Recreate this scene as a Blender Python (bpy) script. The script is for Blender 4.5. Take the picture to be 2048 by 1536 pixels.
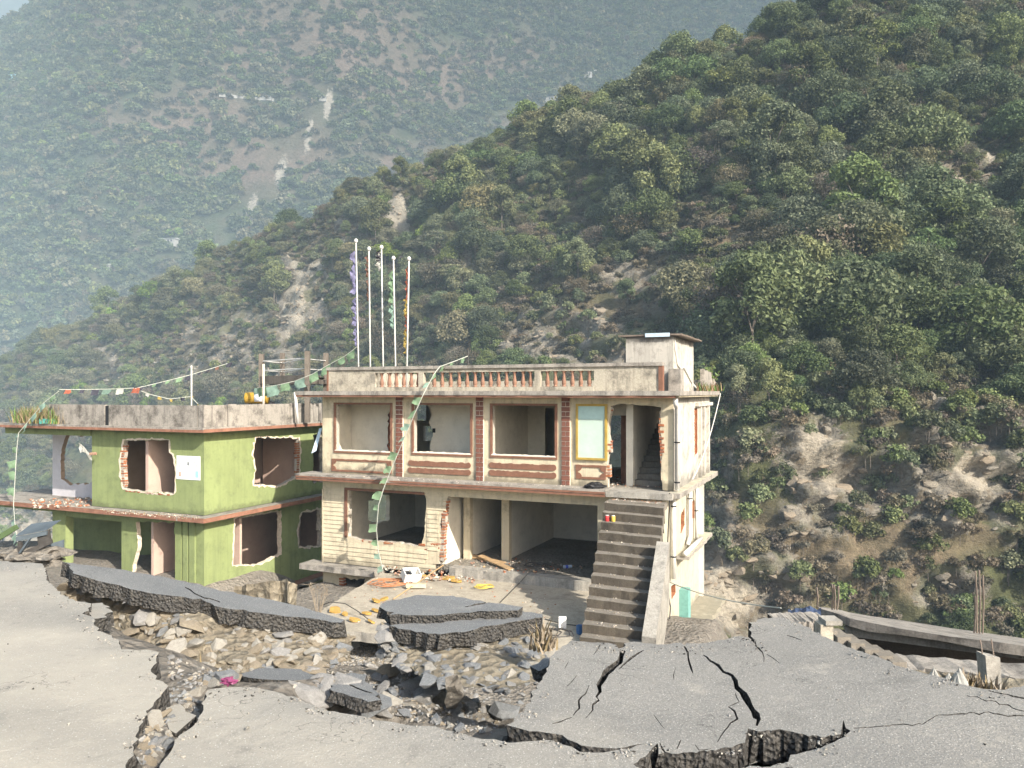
import bpy, bmesh, math, random
import numpy as np
from mathutils import Vector, Matrix, noise
from mathutils.geometry import delaunay_2d_cdt

for o in list(bpy.data.objects): bpy.data.objects.remove(o)
SC = bpy.context.scene
COL = SC.collection
RAD = math.radians
random.seed(7)

# ------------------------------------------------------------------ camera, sky, sun, exposure
FPX, CX, HY, CZ = 1530.0, 1024.0, 785.0, 2.5      # focal length and horizon of the photograph, eye height above the road
cam_d = bpy.data.cameras.new('camera'); cam = bpy.data.objects.new('camera', cam_d); COL.objects.link(cam)
cam.location = (0, 0, CZ); cam.rotation_euler = (RAD(90), 0, 0)
cam_d.sensor_width = 36.0; cam_d.lens = 36.0*FPX/2048; cam_d.shift_y = (HY-768)/2048
cam_d.clip_start = 0.1; cam_d.clip_end = 20000
SC.camera = cam
SUN_AZ, SUN_EL = RAD(140.8), RAD(31)
world = bpy.data.worlds.new('World'); SC.world = world; world.use_nodes = True
wn = world.node_tree.nodes; wl = world.node_tree.links; wn.clear()
sky = wn.new('ShaderNodeTexSky'); sky.sky_type = 'NISHITA'; sky.sun_disc = False
sky.sun_elevation = SUN_EL; sky.sun_rotation = SUN_AZ; sky.dust_density = 2.5; sky.air_density = 1.0
bg = wn.new('ShaderNodeBackground'); bg.inputs[1].default_value = 0.15
wo = wn.new('ShaderNodeOutputWorld'); wl.new(sky.outputs[0], bg.inputs[0]); wl.new(bg.outputs[0], wo.inputs[0])
sun_d = bpy.data.lights.new('sun', 'SUN'); sun_d.energy = 5.0; sun_d.angle = RAD(0.55); sun_d.color = (1.0, 0.94, 0.84)
sun = bpy.data.objects.new('sun', sun_d); COL.objects.link(sun); sun.location = (40, -50, 60)
sdir = Vector((math.sin(SUN_AZ)*math.cos(SUN_EL), math.cos(SUN_AZ)*math.cos(SUN_EL), math.sin(SUN_EL)))
sun.rotation_euler = sdir.to_track_quat('Z', 'Y').to_euler()
vs = SC.view_settings; vs.view_transform = 'Standard'; vs.look = 'None'; vs.gamma = 1.0; vs.use_curve_mapping = False
vs.exposure = 1.3
cy = SC.cycles
cy.max_bounces = 4; cy.diffuse_bounces = 2; cy.glossy_bounces = 2; cy.transmission_bounces = 2; cy.transparent_max_bounces = 4
cy.volume_bounces = 0; cy.use_denoising = True; cy.sample_clamp_indirect = 6.0
cy.use_adaptive_sampling = True; cy.adaptive_threshold = 0.02
cy.caustics_reflective = False; cy.caustics_refractive = False
HAZE_DENSITY = 0.0003

# ------------------------------------------------------------------ helpers
def P(px, py, d):                     # the point seen at a pixel of the photograph, d metres ahead
    return Vector(((px-CX)/FPX*d, d, CZ-(py-HY)/FPX*d))
def G(px, py, z=0.0):                 # the point seen at a pixel, lying at height z
    return P(px, py, (CZ-z)*FPX/(py-HY))
def lerp(tab, x):
    return float(np.interp(x, [a for a, b in tab], [b for a, b in tab]))
def link(o, parent=None):
    COL.objects.link(o)
    if parent is not None: o.parent = parent
    return o
def tag(o, label=None, cat=None, group=None, kind=None):
    if label: o['label'] = label
    if cat: o['category'] = cat
    if group: o['group'] = group
    if kind: o['kind'] = kind
    return o
def empty(name, loc=(0, 0, 0), rz=0.0):
    o = bpy.data.objects.new(name, None); COL.objects.link(o)
    o.location = loc; o.rotation_euler = (0, 0, rz); o.empty_display_size = 0.3
    return o
def mesh_of(name, verts, faces, mats=(), fm=None, smooth=False):
    me = bpy.data.meshes.new(name); me.from_pydata([tuple(v) for v in verts], [], faces); me.update()
    for m in mats: me.materials.append(m)
    if fm is not None: me.polygons.foreach_set('material_index', fm)
    if smooth: me.polygons.foreach_set('use_smooth', [True]*len(me.polygons))
    return me
def ob(name, me, parent=None, loc=None, rot=None, scale=None):
    o = link(bpy.data.objects.new(name, me), parent)
    if loc is not None: o.location = loc
    if rot is not None: o.rotation_euler = rot
    if scale is not None: o.scale = scale
    return o
class MB:                             # collects boxes, tubes and prisms into ONE mesh
    def __init__(s): s.v = []; s.f = []; s.m = []
    def add(s, vs_, fs_, mi=0):
        n = len(s.v); s.v += [Vector(v) for v in vs_]; s.f += [[i+n for i in f] for f in fs_]; s.m += [mi]*len(fs_); return s
    def box(s, x0, x1, y0, y1, z0, z1, mi=0):
        v = [(x, y, z) for x in (x0, x1) for y in (y0, y1) for z in (z0, z1)]
        return s.add(v, [[0, 1, 3, 2], [4, 6, 7, 5], [0, 4, 5, 1], [2, 3, 7, 6], [0, 2, 6, 4], [1, 5, 7, 3]], mi)
    def hexa(s, p, mi=0):             # eight corners: bottom four, then top four, both anticlockwise
        return s.add(p, [[3, 2, 1, 0], [4, 5, 6, 7], [0, 1, 5, 4], [1, 2, 6, 5], [2, 3, 7, 6], [3, 0, 4, 7]], mi)
    def tube(s, pts, r, n=6, mi=0, r1=None, cap=True):
        pts = [Vector(p) for p in pts]; k = len(pts); vs_ = []; fs_ = []
        for i, p in enumerate(pts):
            t = (pts[min(i+1, k-1)]-pts[max(i-1, 0)]).normalized()
            a = t.orthogonal().normalized() if i == 0 else (a-t*a.dot(t)).normalized()
            b = t.cross(a); rr = r if r1 is None else r+(r1-r)*i/(k-1)
            vs_ += [p+(a*math.cos(6.28319*j/n)+b*math.sin(6.28319*j/n))*rr for j in range(n)]
        for i in range(k-1):
            for j in range(n):
                fs_.append([i*n+j, i*n+(j+1) % n, (i+1)*n+(j+1) % n, (i+1)*n+j])
        if cap: fs_.append(list(range(n))[::-1]); fs_.append([(k-1)*n+j for j in range(n)])
        return s.add(vs_, fs_, mi)
    def lathe(s, prof, n=10, mi=0, at=(0, 0, 0)):
        vs_ = []; fs_ = []; k = len(prof); at = Vector(at)
        for r, z in prof: vs_ += [at+Vector((r*math.cos(6.28319*j/n), r*math.sin(6.28319*j/n), z)) for j in range(n)]
        for i in range(k-1):
            for j in range(n): fs_.append([i*n+j, i*n+(j+1) % n, (i+1)*n+(j+1) % n, (i+1)*n+j])
        fs_.append(list(range(n))[::-1]); fs_.append([(k-1)*n+j for j in range(n)])
        return s.add(vs_, fs_, mi)
    def mesh(s, name, mats, smooth=False):
        return mesh_of(name, s.v, s.f, mats if isinstance(mats, (list, tuple)) else [mats], s.m, smooth)
    def ob(s, name, mats, parent=None, smooth=False): return ob(name, s.mesh(name, mats, smooth), parent)
def inside(p, poly):
    x, y = p; c = False; j = len(poly)-1
    for i in range(len(poly)):
        xi, yi = poly[i]; xj, yj = poly[j]
        if (yi > y) != (yj > y) and x < (xj-xi)*(y-yi)/(yj-yi)+xi: c = not c
        j = i
    return c
def rag(poly, amp, step, seed=0, closed=True, keep=None):    # breaks straight edges into ragged ones
    rnd = random.Random(seed); out = []; n = len(poly)
    for i in range(n if closed else n-1):
        a = Vector(poly[i]); b = Vector(poly[(i+1) % n]); L = (b-a).length; k = max(1, int(L/step))
        nrm = Vector((-(b-a).y, (b-a).x)); nrm = nrm/max(L, 1e-9)
        for j in range(k):
            p = a.lerp(b, (j+(rnd.uniform(-.3, .3) if j else 0))/k)
            w = amp if not keep or not keep(a, b) else 0.0
            if w: p = p+nrm*rnd.gauss(0, w)
            out.append((p.x, p.y))
    if not closed: out.append(tuple(poly[-1]))
    return out
def tri2d(outer, holes=(), pts=()):
    co = [Vector(p) for p in outer]; faces = [list(range(len(outer)))]
    for h in holes:
        n = len(co); co += [Vector(p) for p in h]; faces.append(list(range(n, n+len(h))))
    co += [Vector(p) for p in pts]
    r = delaunay_2d_cdt(co, [], faces, 1, 1e-4)
    V_, F_ = r[0], r[2]; keep = []
    for f in F_:
        c = (V_[f[0]]+V_[f[1]]+V_[f[2]])/3; c = (c.x, c.y)
        if inside(c, outer) and not any(inside(c, h) for h in holes):
            a, b, d = (V_[i] for i in f)
            if (b-a).cross(d-a) < 0: f = f[::-1]
            keep.append(list(f))
    return [(v.x, v.y) for v in V_], keep
def prism(outer, holes, c0, c1, fr, pts=(), rough=0.0, seed=0, zf=None, rim=1):
    """extrudes a flat shape from c0 to c1; fr(a, b, c) -> xyz; material 0 faces, 1 the cut edges. Returns (verts, faces, mats)"""
    V2, T = tri2d(outer, holes, pts); n = len(V2); rnd = random.Random(seed)
    top = []; bot = []
    for a, b in V2:
        dz = zf(a, b) if zf else 0.0
        top.append(Vector(fr(a, b, c1+dz)))
        bot.append(Vector(fr(a+rnd.gauss(0, rough), b+rnd.gauss(0, rough), c0+dz)) if rough else Vector(fr(a, b, c0+dz)))
    e = {}
    for f in T:
        for i in range(3):
            k = (f[i], f[(i+1) % 3]); e[k] = 1
    F_ = [list(f) for f in T]+[[i+n for i in f[::-1]] for f in T]; M_ = [0]*len(T)*2
    V_ = top+bot; no = len(outer)
    for (a, b) in list(e):
        if (b, a) not in e: F_.append([b, a, a+n, b+n]); M_.append(rim if a < no and b < no else 1)
    return V_, F_, M_
def prism_ob(name, outer, holes, c0, c1, fr, mats, parent=None, **k):
    v, f, m = prism(outer, holes, c0, c1, fr, **k)
    return ob(name, mesh_of(name, v, f, mats, m), parent)
FXY = lambda a, b, c: (a, b, c)       # lies flat, c is up
FXZ = lambda a, b, c: (a, c, b)       # stands along x, c is depth
FYZ = lambda a, b, c: (c, a, b)       # stands along y, c is x

def fnoise(x, y, z, s, o=5):
    return noise.fractal(Vector((x/s, y/s, z/s)), 0.9, 2.1, o)
# ------------------------------------------------------------------ materials
class NT:
    def __init__(s, name):
        s.m = bpy.data.materials.new(name); s.m.use_nodes = True; s.n = s.m.node_tree.nodes; s.l = s.m.node_tree.links; s.n.clear()
        s.out = s.n.new('ShaderNodeOutputMaterial'); s.b = s.n.new('ShaderNodeBsdfPrincipled'); s.l.new(s.b.outputs[0], s.out.inputs[0])
        s.b.inputs['Specular IOR Level'].default_value = 0.25
        s.tc = s.n.new('ShaderNodeTexCoord'); s.co = s.tc.outputs['Object']
    def put(s, sock, v):
        if isinstance(v, bpy.types.NodeSocket): s.l.new(v, sock)
        elif isinstance(v, (tuple, list)): sock.default_value = (*v, 1.0) if len(v) == 3 and len(sock.default_value) == 4 else v
        else: sock.default_value = v
    def noise(s, scale, detail=5, rough=.6, co=None, stretch=None, off=0):
        t = s.n.new('ShaderNodeTexNoise'); t.inputs['Scale'].default_value = scale; t.inputs['Detail'].default_value = detail
        t.inputs['Roughness'].default_value = rough; c = co or s.co
        if stretch or off:
            mp = s.n.new('ShaderNodeMapping'); s.l.new(c, mp.inputs[0]); c = mp.outputs[0]
            if stretch: mp.inputs['Scale'].default_value = stretch
            mp.inputs['Location'].default_value = (off, off*.7, off*1.3)
        s.l.new(c, t.inputs['Vector']); return t.outputs[0]
    def voro(s, scale, feat='F1', out=0, co=None, rnd=1.0):
        t = s.n.new('ShaderNodeTexVoronoi'); t.feature = feat; t.inputs['Scale'].default_value = scale; t.inputs['Randomness'].default_value = rnd
        s.l.new(co or s.co, t.inputs['Vector']); return t.outputs[out]
    def ramp(s, f, *stops):
        r = s.n.new('ShaderNodeValToRGB'); s.put(r.inputs[0], f); el = r.color_ramp.elements
        for i, (p, c) in enumerate(stops):
            e_ = el[i] if i < 2 else el.new(p); e_.position = p
            c = (c, c, c) if isinstance(c, (int, float)) else c; e_.color = (*c, 1)
        return r.outputs[0]
    def mix(s, f, a, b, mode='MIX'):
        t = s.n.new('ShaderNodeMix'); t.data_type = 'RGBA'; t.blend_type = mode
        s.put(t.inputs[0], f); s.put(t.inputs[6], a); s.put(t.inputs[7], b); return t.outputs[2]
    def math(s, op, a, b=0.0):
        t = s.n.new('ShaderNodeMath'); t.operation = op; s.put(t.inputs[0], a); s.put(t.inputs[1], b); return t.outputs[0]
    def attr(s, name):
        t = s.n.new('ShaderNodeAttribute'); t.attribute_name = name; return t.outputs['Fac']
    def bump(s, h, st=.4, dist=.02):
        t = s.n.new('ShaderNodeBump'); t.inputs['Strength'].default_value = st; t.inputs['Distance'].default_value = dist
        s.put(t.inputs['Height'], h); s.l.new(t.outputs[0], s.b.inputs['Normal'])
    def info(s, i): 
        t = s.n.new('ShaderNodeObjectInfo'); return t.outputs[i]
    def island(s):
        t = s.n.new('ShaderNodeNewGeometry'); return t.outputs['Random Per Island']
    def done(s, c, rough=.85):
        s.put(s.b.inputs['Base Color'], c); s.put(s.b.inputs['Roughness'], rough); return s.m
def plaster(name, c, dirt=(.16, .145, .12), amt=.55, scale=1.0, streak=True, rough=.88, bands=()):
    """painted plaster: blotchy tone, vertical rain streaks and dirt with shapes of their own"""
    t = NT(name)
    a = t.noise(1.3*scale, 6, .65); b = t.noise(9*scale, 5, .6, off=3)
    c1 = t.mix(t.ramp(a, (.3, 0), (.7, 1)), tuple(x*.88 for x in c), tuple(min(1, x*1.06) for x in c))
    if streak:
        s_ = t.noise(2.2*scale, 6, .7, stretch=(2.4, 2.4, .16), off=5)
        c1 = t.mix(t.math('MULTIPLY', t.ramp(s_, (.5, 0), (.8, 1)), amt), c1, dirt)
    d = t.noise(2.6*scale, 6, .74, off=9)
    c1 = t.mix(t.math('MULTIPLY', t.ramp(d, (.5, 0), (.68, 1)), amt*.9), c1, dirt)
    c1 = t.mix(t.math('MULTIPLY', t.ramp(t.noise(14*scale, 4, .7, off=14), (.55, 0), (.75, 1)), amt*.5), c1, tuple(x*.6 for x in c))
    if bands:                         # damp mildew creeping up or down from an edge
        sx = t.n.new('ShaderNodeSeparateXYZ'); t.l.new(t.co, sx.inputs[0]); m = t.noise(2.4, 6, .72, off=21)
        for (za, zb_, st) in bands:
            f_ = t.math('DIVIDE', t.math('SUBTRACT', sx.outputs[2], zb_), za-zb_)
            c1 = t.mix(t.math('MULTIPLY', t.ramp(t.math('ADD', f_, t.math('MULTIPLY', t.math('SUBTRACT', m, .5), 1.8)), (.35, 0), (.8, 1)), t.math('MULTIPLY', t.math('LESS_THAN', f_, 1.3), st)), c1, tuple(x*.75 for x in dirt))
    t.bump(b, .25, .01)
    return t.done(c1, rough)
def plain(name, c, rough=.8, var=.18, scale=8.0, bump=.25, spec=.25, metal=0.0, dist=.006):
    t = NT(name); a = t.noise(scale, 5, .6)
    col = t.mix(t.ramp(a, (.25, 0), (.75, 1)), tuple(x*(1-var) for x in c), tuple(min(1, x*(1+var)) for x in c))
    if bump: t.bump(t.noise(scale*5, 4, .6, off=2), bump, dist)
    t.b.inputs['Specular IOR Level'].default_value = spec; t.b.inputs['Metallic'].default_value = metal
    return t.done(col, rough)
def concrete(name, c, dark=(.06, .055, .05), amt=.7, lichen=None):
    t = NT(name); a = t.noise(2.0, 8, .72); s_ = t.noise(3.0, 7, .7, stretch=(2.0, 2.0, .22), off=4); f = t.noise(25, 5, .65, off=7)
    col = t.mix(t.ramp(f, (.3, 0), (.7, 1)), tuple(x*.78 for x in c), tuple(min(1, x*1.15) for x in c))
    col = t.mix(t.math('MULTIPLY', t.ramp(a, (.48, 0), (.66, 1)), amt), col, dark)
    col = t.mix(t.math('MULTIPLY', t.ramp(s_, (.5, 0), (.72, 1)), amt*.8), col, dark)
    if lichen: col = t.mix(t.ramp(t.noise(6, 6, .7, off=12), (.6, 0), (.7, .7)), col, lichen)
    t.bump(f, .5, .015); return t.done(col, .92)
# ------------------------------------------------------------------ hillsides
def patch(px, py, lst, n):
    w = 0.0
    for (cx, cy, rx, ry, st) in lst:
        d = math.hypot((px-cx)/rx, (py-cy)/ry)
        if d < 1.6: w = max(w, st*min(1.0, max(0.0, 1.35-d+n*.55)*1.6))
    return w
def stroke(px, py, pts, n):
    best = 0.0
    for (ax, ay, wa), (bx, by, wb) in zip(pts, pts[1:]):
        L = (bx-ax)**2+(by-ay)**2; t = max(0, min(1, ((px-ax)*(bx-ax)+(py-ay)*(by-ay))/L))
        d = math.hypot(px-ax-(bx-ax)*t, py-ay-(by-ay)*t)/(wa+(wb-wa)*t)
        best = max(best, min(1.0, max(0.0, 1.5-d+n*.8)))
    return best
def hill(name, cols, rows, ridge, base_y, d0, d1, k, disp, rock, dry, pale, scars, mat, rockdisp, over=.22, cliff=None):
    nc, nr = len(cols), rows; verts = []; A = {'rock': [], 'dry': [], 'pale': []}; scr = []
    for px in cols:
        ry = lerp(ridge, px); a = lerp(d0, px); b = lerp(d1, px)
        for j in range(nr):
            s = j/(nr-1)*(1+over)
            if s <= 1: py = base_y+(ry-base_y)*s; d = a+(b-a)*s**k
            if s <= 1 and cliff: d = cliff(px, py, d, ry, b)
            else:      # rolls over the crest and falls away behind
                q = (s-1)/over; py = None; d = b*(1+.35*q); zc = CZ-(ry-HY)/FPX*b
            p = P(px, py, d) if py is not None else Vector(((px-CX)/FPX*d, d, zc*(1-.25*q*q)-b*.10*q*q))
            pyy = CZ and HY-(p.z-CZ)/p.y*FPX
            n = fnoise(p.x+31, p.y, p.z, disp*6, 6)
            r = patch(px, pyy, rock, fnoise(p.x, p.y+9, p.z, disp*2.2)); dr = patch(px, pyy, dry, fnoise(p.x+5, p.y, p.z+70, disp*2.6))
            pl = max(patch(px, pyy, pale, fnoise(p.x, p.y+7, p.z+7, disp*1.2)), max((stroke(px, pyy, q_, fnoise(p.x+3, p.y, p.z, disp*.9)) for q_ in scars), default=0))
            rk = max(r, pl*.6)
            e = disp*n
            if rk > .02: e += rk*rockdisp*((abs(fnoise(p.x, p.y, p.z*1.8, rockdisp*4.5, 5))-.4)*1.6+.22*math.sin((p.z+.35*p.x)*.9+3*n)+.35*fnoise(p.x*2, p.y*2, p.z*4.5, rockdisp*2, 4))
            v = Vector((p.x/p.y*.5, 1.0, -.35)).normalized()
            verts.append(p+v*e); A['rock'].append(r); A['dry'].append(dr); A['pale'].append(pl); scr.append((px, pyy))
    faces = [[i*nr+j, (i+1)*nr+j, (i+1)*nr+j+1, i*nr+j+1] for i in range(nc-1) for j in range(nr-1)]
    me = mesh_of(name, verts, faces, [mat], smooth=True)
    for q, vals in A.items():
        at = me.attributes.new(q, 'FLOAT', 'POINT'); at.data.foreach_set('value', vals)
    o = ob(name, me); tag(o, kind='structure')
    return o, np.array([tuple(v) for v in verts]), np.array(faces), {q: np.array(v) for q, v in A.items()}, np.array(scr)

def soil(name, sc, green, dry, rock, rock2, pale):
    t = NT(name); geo = t.n.new('ShaderNodeNewGeometry'); co = geo.outputs['Position']
    n1 = t.noise(.35/sc, 4, .7, co); n2 = t.noise(1.1/sc, 5, .78, co, off=3); n3 = t.noise(.09/sc, 2, .6, co, off=8)
    g = t.mix(t.ramp(n1, (.3, 0), (.7, 1)), tuple(x*.55 for x in green), tuple(x*1.35 for x in green))
    g = t.mix(t.ramp(n3, (.45, 0), (.7, .5)), g, dry)
    dcol = t.mix(t.ramp(n2, (.3, 0), (.7, 1)), tuple(x*.55 for x in dry), tuple(x*1.3 for x in dry))
    col = t.mix(t.math('MULTIPLY', t.attr('dry'), t.ramp(n1, (.28, .55), (.6, 1))), g, dcol)
    st = t.noise(.38/sc, 5, .78, co, stretch=(1, 1, 2.6), off=2)
    rc = t.mix(t.ramp(st, (.32, 0), (.68, 1)), rock2, rock)
    rc = t.mix(t.ramp(n2, (.52, 0), (.66, .85)), rc, tuple(x*.3 for x in rock2)); rc = t.mix(t.ramp(n1, (.5, 0), (.62, .8)), rc, tuple(x*.8 for x in dry)); rc = t.mix(t.ramp(n3, (.5, 0), (.62, .75)), rc, tuple(x*1.1 for x in green))
    rm = t.ramp(t.math('ADD', t.math('MULTIPLY', t.attr('rock'), .9), t.math('SUBTRACT', n2, .5)), (.5, 0), (.62, 1))
    col = t.mix(rm, col, rc)
    pc = t.mix(t.ramp(n2, (.3, 0), (.7, 1)), tuple(x*.6 for x in pale), pale)
    pm = t.ramp(t.math('ADD', t.attr('pale'), t.math('MULTIPLY', t.math('SUBTRACT', n2, .5), .9)), (.45, 0), (.65, 1))
    col = t.mix(pm, col, pc)
    t.bump(t.math('ADD', n2, st), .8, .9*sc); return t.done(col, .95)
M_near = soil('near_soil', 1.0, (.085, .09, .04), (.18, .14, .09), (.31, .28, .225), (.125, .11, .092), (.42, .37, .29))
M_far = soil('far_soil', 5.0, (.05, .066, .03), (.18, .13, .1), (.32, .28, .24), (.2, .17, .15), (.42, .38, .32))
M_hazy = soil('hazy_soil', 9.0, (.06, .08, .04), (.14, .13, .09), (.3, .28, .25), (.2, .18, .16), (.5, .45, .4))

NR = [(-700, 1000), (0, 760), (200, 655), (400, 560), (480, 510), (640, 440), (690, 392), (870, 340), (1000, 300), (1250, 210), (1450, 112), (1640, 25), (1800, -60), (2100, -200), (2900, -500)]
near_rock = [(1790, 965, 270, 105, 1), (1930, 880, 150, 70, 1), (1640, 960, 110, 150, 1), (1490, 1180, 130, 110, 1), (1130, 680, 150, 55, .95), (1260, 715, 120, 35, .9),
             (1265, 575, 80, 45, .95), (1935, 360, 85, 90, 1), (1990, 450, 60, 60, .7), (600, 620, 60, 120, 1), (470, 690, 110, 60, .8), (340, 750, 60, 40, .7), (215, 735, 70, 35, .85),
             (930, 520, 18, 32, .9), (690, 460, 25, 35, .9), (60, 1080, 120, 70, 1), (1420, 1060, 60, 160, .9), (2020, 1000, 70, 120, .9), (1890, 1180, 90, 60, .8), (1160, 490, 30, 25, .8), (560, 740, 90, 50, .7)]
near_dry = [(1500, 465, 150, 60, 1), (1290, 600, 80, 40, 1), (1700, 1110, 220, 90, 1), (1550, 1120, 140, 110, 1), (1080, 620, 150, 70, .7), (1330, 560, 90, 60, .8), (1450, 640, 110, 70, .7),
            (900, 480, 40, 50, .7), (780, 470, 70, 60, .8), (640, 520, 60, 80, .8), (420, 700, 180, 60, .8), (830, 640, 80, 70, .5), (1850, 1050, 200, 90, .7), (1180, 640, 80, 50, .8), (1600, 600, 80, 60, .6)]
near_pale = [(793, 432, 30, 42, 1), (872, 400, 10, 24, 1), (592, 600, 22, 80, .75), (1960, 950, 60, 45, .7), (1640, 900, 50, 60, .6), (1690, 960, 60, 30, .6), (1915, 390, 20, 45, .8), (1960, 300, 45, 14, .8), (60, 1080, 100, 50, .7), (1440, 1200, 60, 60, .65), (1440, 1160, 20, 20, .6)]
near_scars = [[(650, 520, 8), (610, 560, 10), (590, 600, 14)], [(700, 470, 6), (668, 500, 6)]]
def cliff(px, py, d, ry, b):          # the rock face at the right drops almost sheer into the gorge
    c = min(1, max(0, (px-1330)/170)); c = c*c*(3-2*c)
    dc = 108+(1420-py)/560*13 if py >= 860 else 121+(b-121)*((860-py)/(860-ry))**1.05
    return d+(dc-d)*c
o_near, v_near, f_near, a_near, s_near = hill('near_hillside', np.concatenate([np.arange(-700, -100, 26), np.arange(-100, 2150, 7.5), np.arange(2150, 2901, 26)]), 230, NR, 1420,
    [(-700, 250), (0, 225), (400, 190), (1000, 120), (1400, 95), (2048, 80), (2900, 80)],
    [(-700, 480), (0, 440), (400, 360), (700, 320), (1000, 290), (1400, 270), (1700, 280), (2048, 330), (2900, 420)], 1.4, 5.0,
    near_rock, near_dry, near_pale, near_scars, M_near, 5.0, cliff=cliff)
FR = [(-900, 420), (-300, 230), (0, 112), (60, 78), (100, 48), (130, 5), (170, -45), (260, -80), (700, -120), (2048, -140), (2900, -140)]
far_dry = [(370, 262, 150, 50, 1), (500, 330, 120, 60, 1), (590, 120, 120, 40, 1), (800, 160, 170, 60, 1), (630, 365, 90, 30, 1), (820, 320, 80, 40, 1), (520, 50, 170, 50, .8), (1040, 270, 70, 25, 1),
           (180, 60, 60, 30, .8), (250, 90, 40, 50, .9), (700, 60, 160, 60, .9), (960, 130, 120, 50, .9), (250, 260, 70, 40, .8), (600, 190, 60, 40, .6), (1080, 100, 80, 40, .6), (420, 210, 80, 30, .7), (660, 300, 90, 30, .7), (180, 480, 60, 20, .5)]
far_pale = [(465, 30, 14, 14, .9), (825, 55, 8, 10, .8), (500, 195, 60, 4, .6)]
far_scars = [[(655, 212, 9), (630, 260, 11), (612, 290, 9), (592, 320, 10), (560, 355, 16), (545, 380, 18), (500, 420, 16)], [(450, 480, 11), (420, 505, 9)]]
o_far, v_far, f_far, a_far, s_far = hill('far_mountainside', np.arange(-900, 2901, 19), 130, FR, 900,
    [(-900, 520), (0, 480), (700, 520), (1300, 640), (2000, 700), (2900, 700)],
    [(-900, 1250), (0, 1450), (700, 1650), (1250, 2100), (1500, 2500), (2900, 2500)], 1.25, 20.0,
    [(620, 330, 80, 60, .4), (760, 100, 50, 30, .5), (480, 20, 60, 30, .6)], far_dry, far_pale, far_scars, M_far, 8.0)
hill('hazy_mountain', np.arange(-1400, 2901, 90), 30, [(-1400, 60), (0, -20), (2900, -40)], 700, [(-1400, 3900), (2900, 3900)], [(-1400, 4700), (2900, 4700)], 1.1, 60.0, [], [(40, 60, 200, 40, .8)], [], [], M_hazy, 1.0)

# ------------------------------------------------------------------ trees
def leaf_mat(name, dark, mid, light, var=1.0):
    t = NT(name); isl = t.island(); rnd = t.info('Random')
    c = t.ramp(isl, (0, dark), (.5, mid), (1, light))
    hsv = t.n.new('ShaderNodeHueSaturation'); t.l.new(c, hsv.inputs['Color'])
    t.put(hsv.inputs['Hue'], t.math('ADD', .47, t.math('MULTIPLY', rnd, .055))); t.put(hsv.inputs['Saturation'], t.math('ADD', .7, t.math('MULTIPLY', t.math('FRACT', t.math('MULTIPLY', rnd, 7.3)), .45)))
    t.put(hsv.inputs['Value'], t.math('ADD', 1-.4*var, t.math('MULTIPLY', t.math('FRACT', t.math('MULTIPLY', rnd, 13.7)), .85*var)))
    tr = t.n.new('ShaderNodeBsdfTranslucent'); t.l.new(hsv.outputs[0], tr.inputs[0])
    ms = t.n.new('ShaderNodeMixShader'); ms.inputs[0].default_value = .25
    t.done(hsv.outputs[0], .65); t.l.new(t.b.outputs[0], ms.inputs[1]); t.l.new(tr.outputs[0], ms.inputs[2]); t.l.new(ms.outputs[0], t.out.inputs[0])
    return t.m
M_leaf = [leaf_mat('leaf_dark', (.06, .082, .036), (.1, .13, .056), (.155, .185, .085)),
          leaf_mat('leaf_olive', (.105, .105, .052), (.16, .158, .075), (.23, .22, .11)),
          leaf_mat('leaf_mid', (.08, .098, .038), (.13, .155, .06), (.195, .22, .09)),
          leaf_mat('leaf_brown', (.1, .085, .05), (.15, .125, .078), (.21, .18, .12)),
          leaf_mat('leaf_bright', (.11, .15, .035), (.17, .22, .05), (.25, .29, .08), .7)]
M_bark = plain('bark', (.16, .135, .11), .95, .35, 3.0, .6, dist=.05)
def crown_mesh(name, n_leaf, n_lump, rx, rz, leaf, seed, mat, tiers=False, sparse=0.0):
    r = random.Random(seed); V_ = []; F_ = []; lumps = []
    for i in range(n_lump):
        u = r.uniform(-.35, 1); th = r.uniform(0, 6.283); q = math.sqrt(max(0, 1-u*u))*r.uniform(.55, 1.0)
        if tiers: u = r.choice((-.3, .1, .5, .85))+r.uniform(-.06, .06); q = (1-.55*max(0, u))*r.uniform(.3, 1)
        c = Vector((rx*q*math.cos(th), rx*q*math.sin(th), rz*(1+u*.9)))
        lumps.append((c, rx*r.uniform(.26, .46)))
    for i in range(n_leaf):
        c, lr = lumps[r.randrange(n_lump)]
        d = Vector((r.gauss(0, 1), r.gauss(0, 1), r.gauss(.35, .9 if not tiers else .45))).normalized()
        p = c+Vector((d.x, d.y, d.z*(.75 if not tiers else .3)))*lr*(r.uniform(.75, 1.08) if r.random() > .2+sparse else r.uniform(.3, 1.5))
        nn = (d+Vector((r.gauss(0, .6), r.gauss(0, .6), r.gauss(.2, .6)))).normalized(); a = nn.orthogonal().normalized(); b = nn.cross(a)
        an = r.uniform(0, 6.28); a, b = a*math.cos(an)+b*math.sin(an), b*math.cos(an)-a*math.sin(an)
        s = leaf*r.uniform(.6, 1.35); k = len(V_); V_ += [p-a*s, p-b*s*.55+nn*s*.15, p+a*s, p+b*s*.55+nn*s*.15]; F_.append([k, k+1, k+2, k+3])
    return V_, F_
def trunk_geo(h, r0, rx, rz, seed):
    r = random.Random(seed); mb = MB(); top = Vector((r.uniform(-.3, .3), r.uniform(-.3, .3), h))
    mb.tube([(0, 0, -1.5), (top.x*.3, top.y*.3, h*.45), top], r0, 6, 0, r0*.5)
    for i in range(6):
        th = i*1.05+r.uniform(-.3, .3); e = Vector((math.cos(th)*rx*.65, math.sin(th)*rx*.65, h+rz*r.uniform(.2, 1.1)))
        st = Vector((0, 0, h*r.uniform(.6, 1))); mb.tube([st, st.lerp(e, .5)+Vector((0, 0, .2*rz)), e], r0*.42, 4, 0, r0*.12, False)
    return mb
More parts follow.
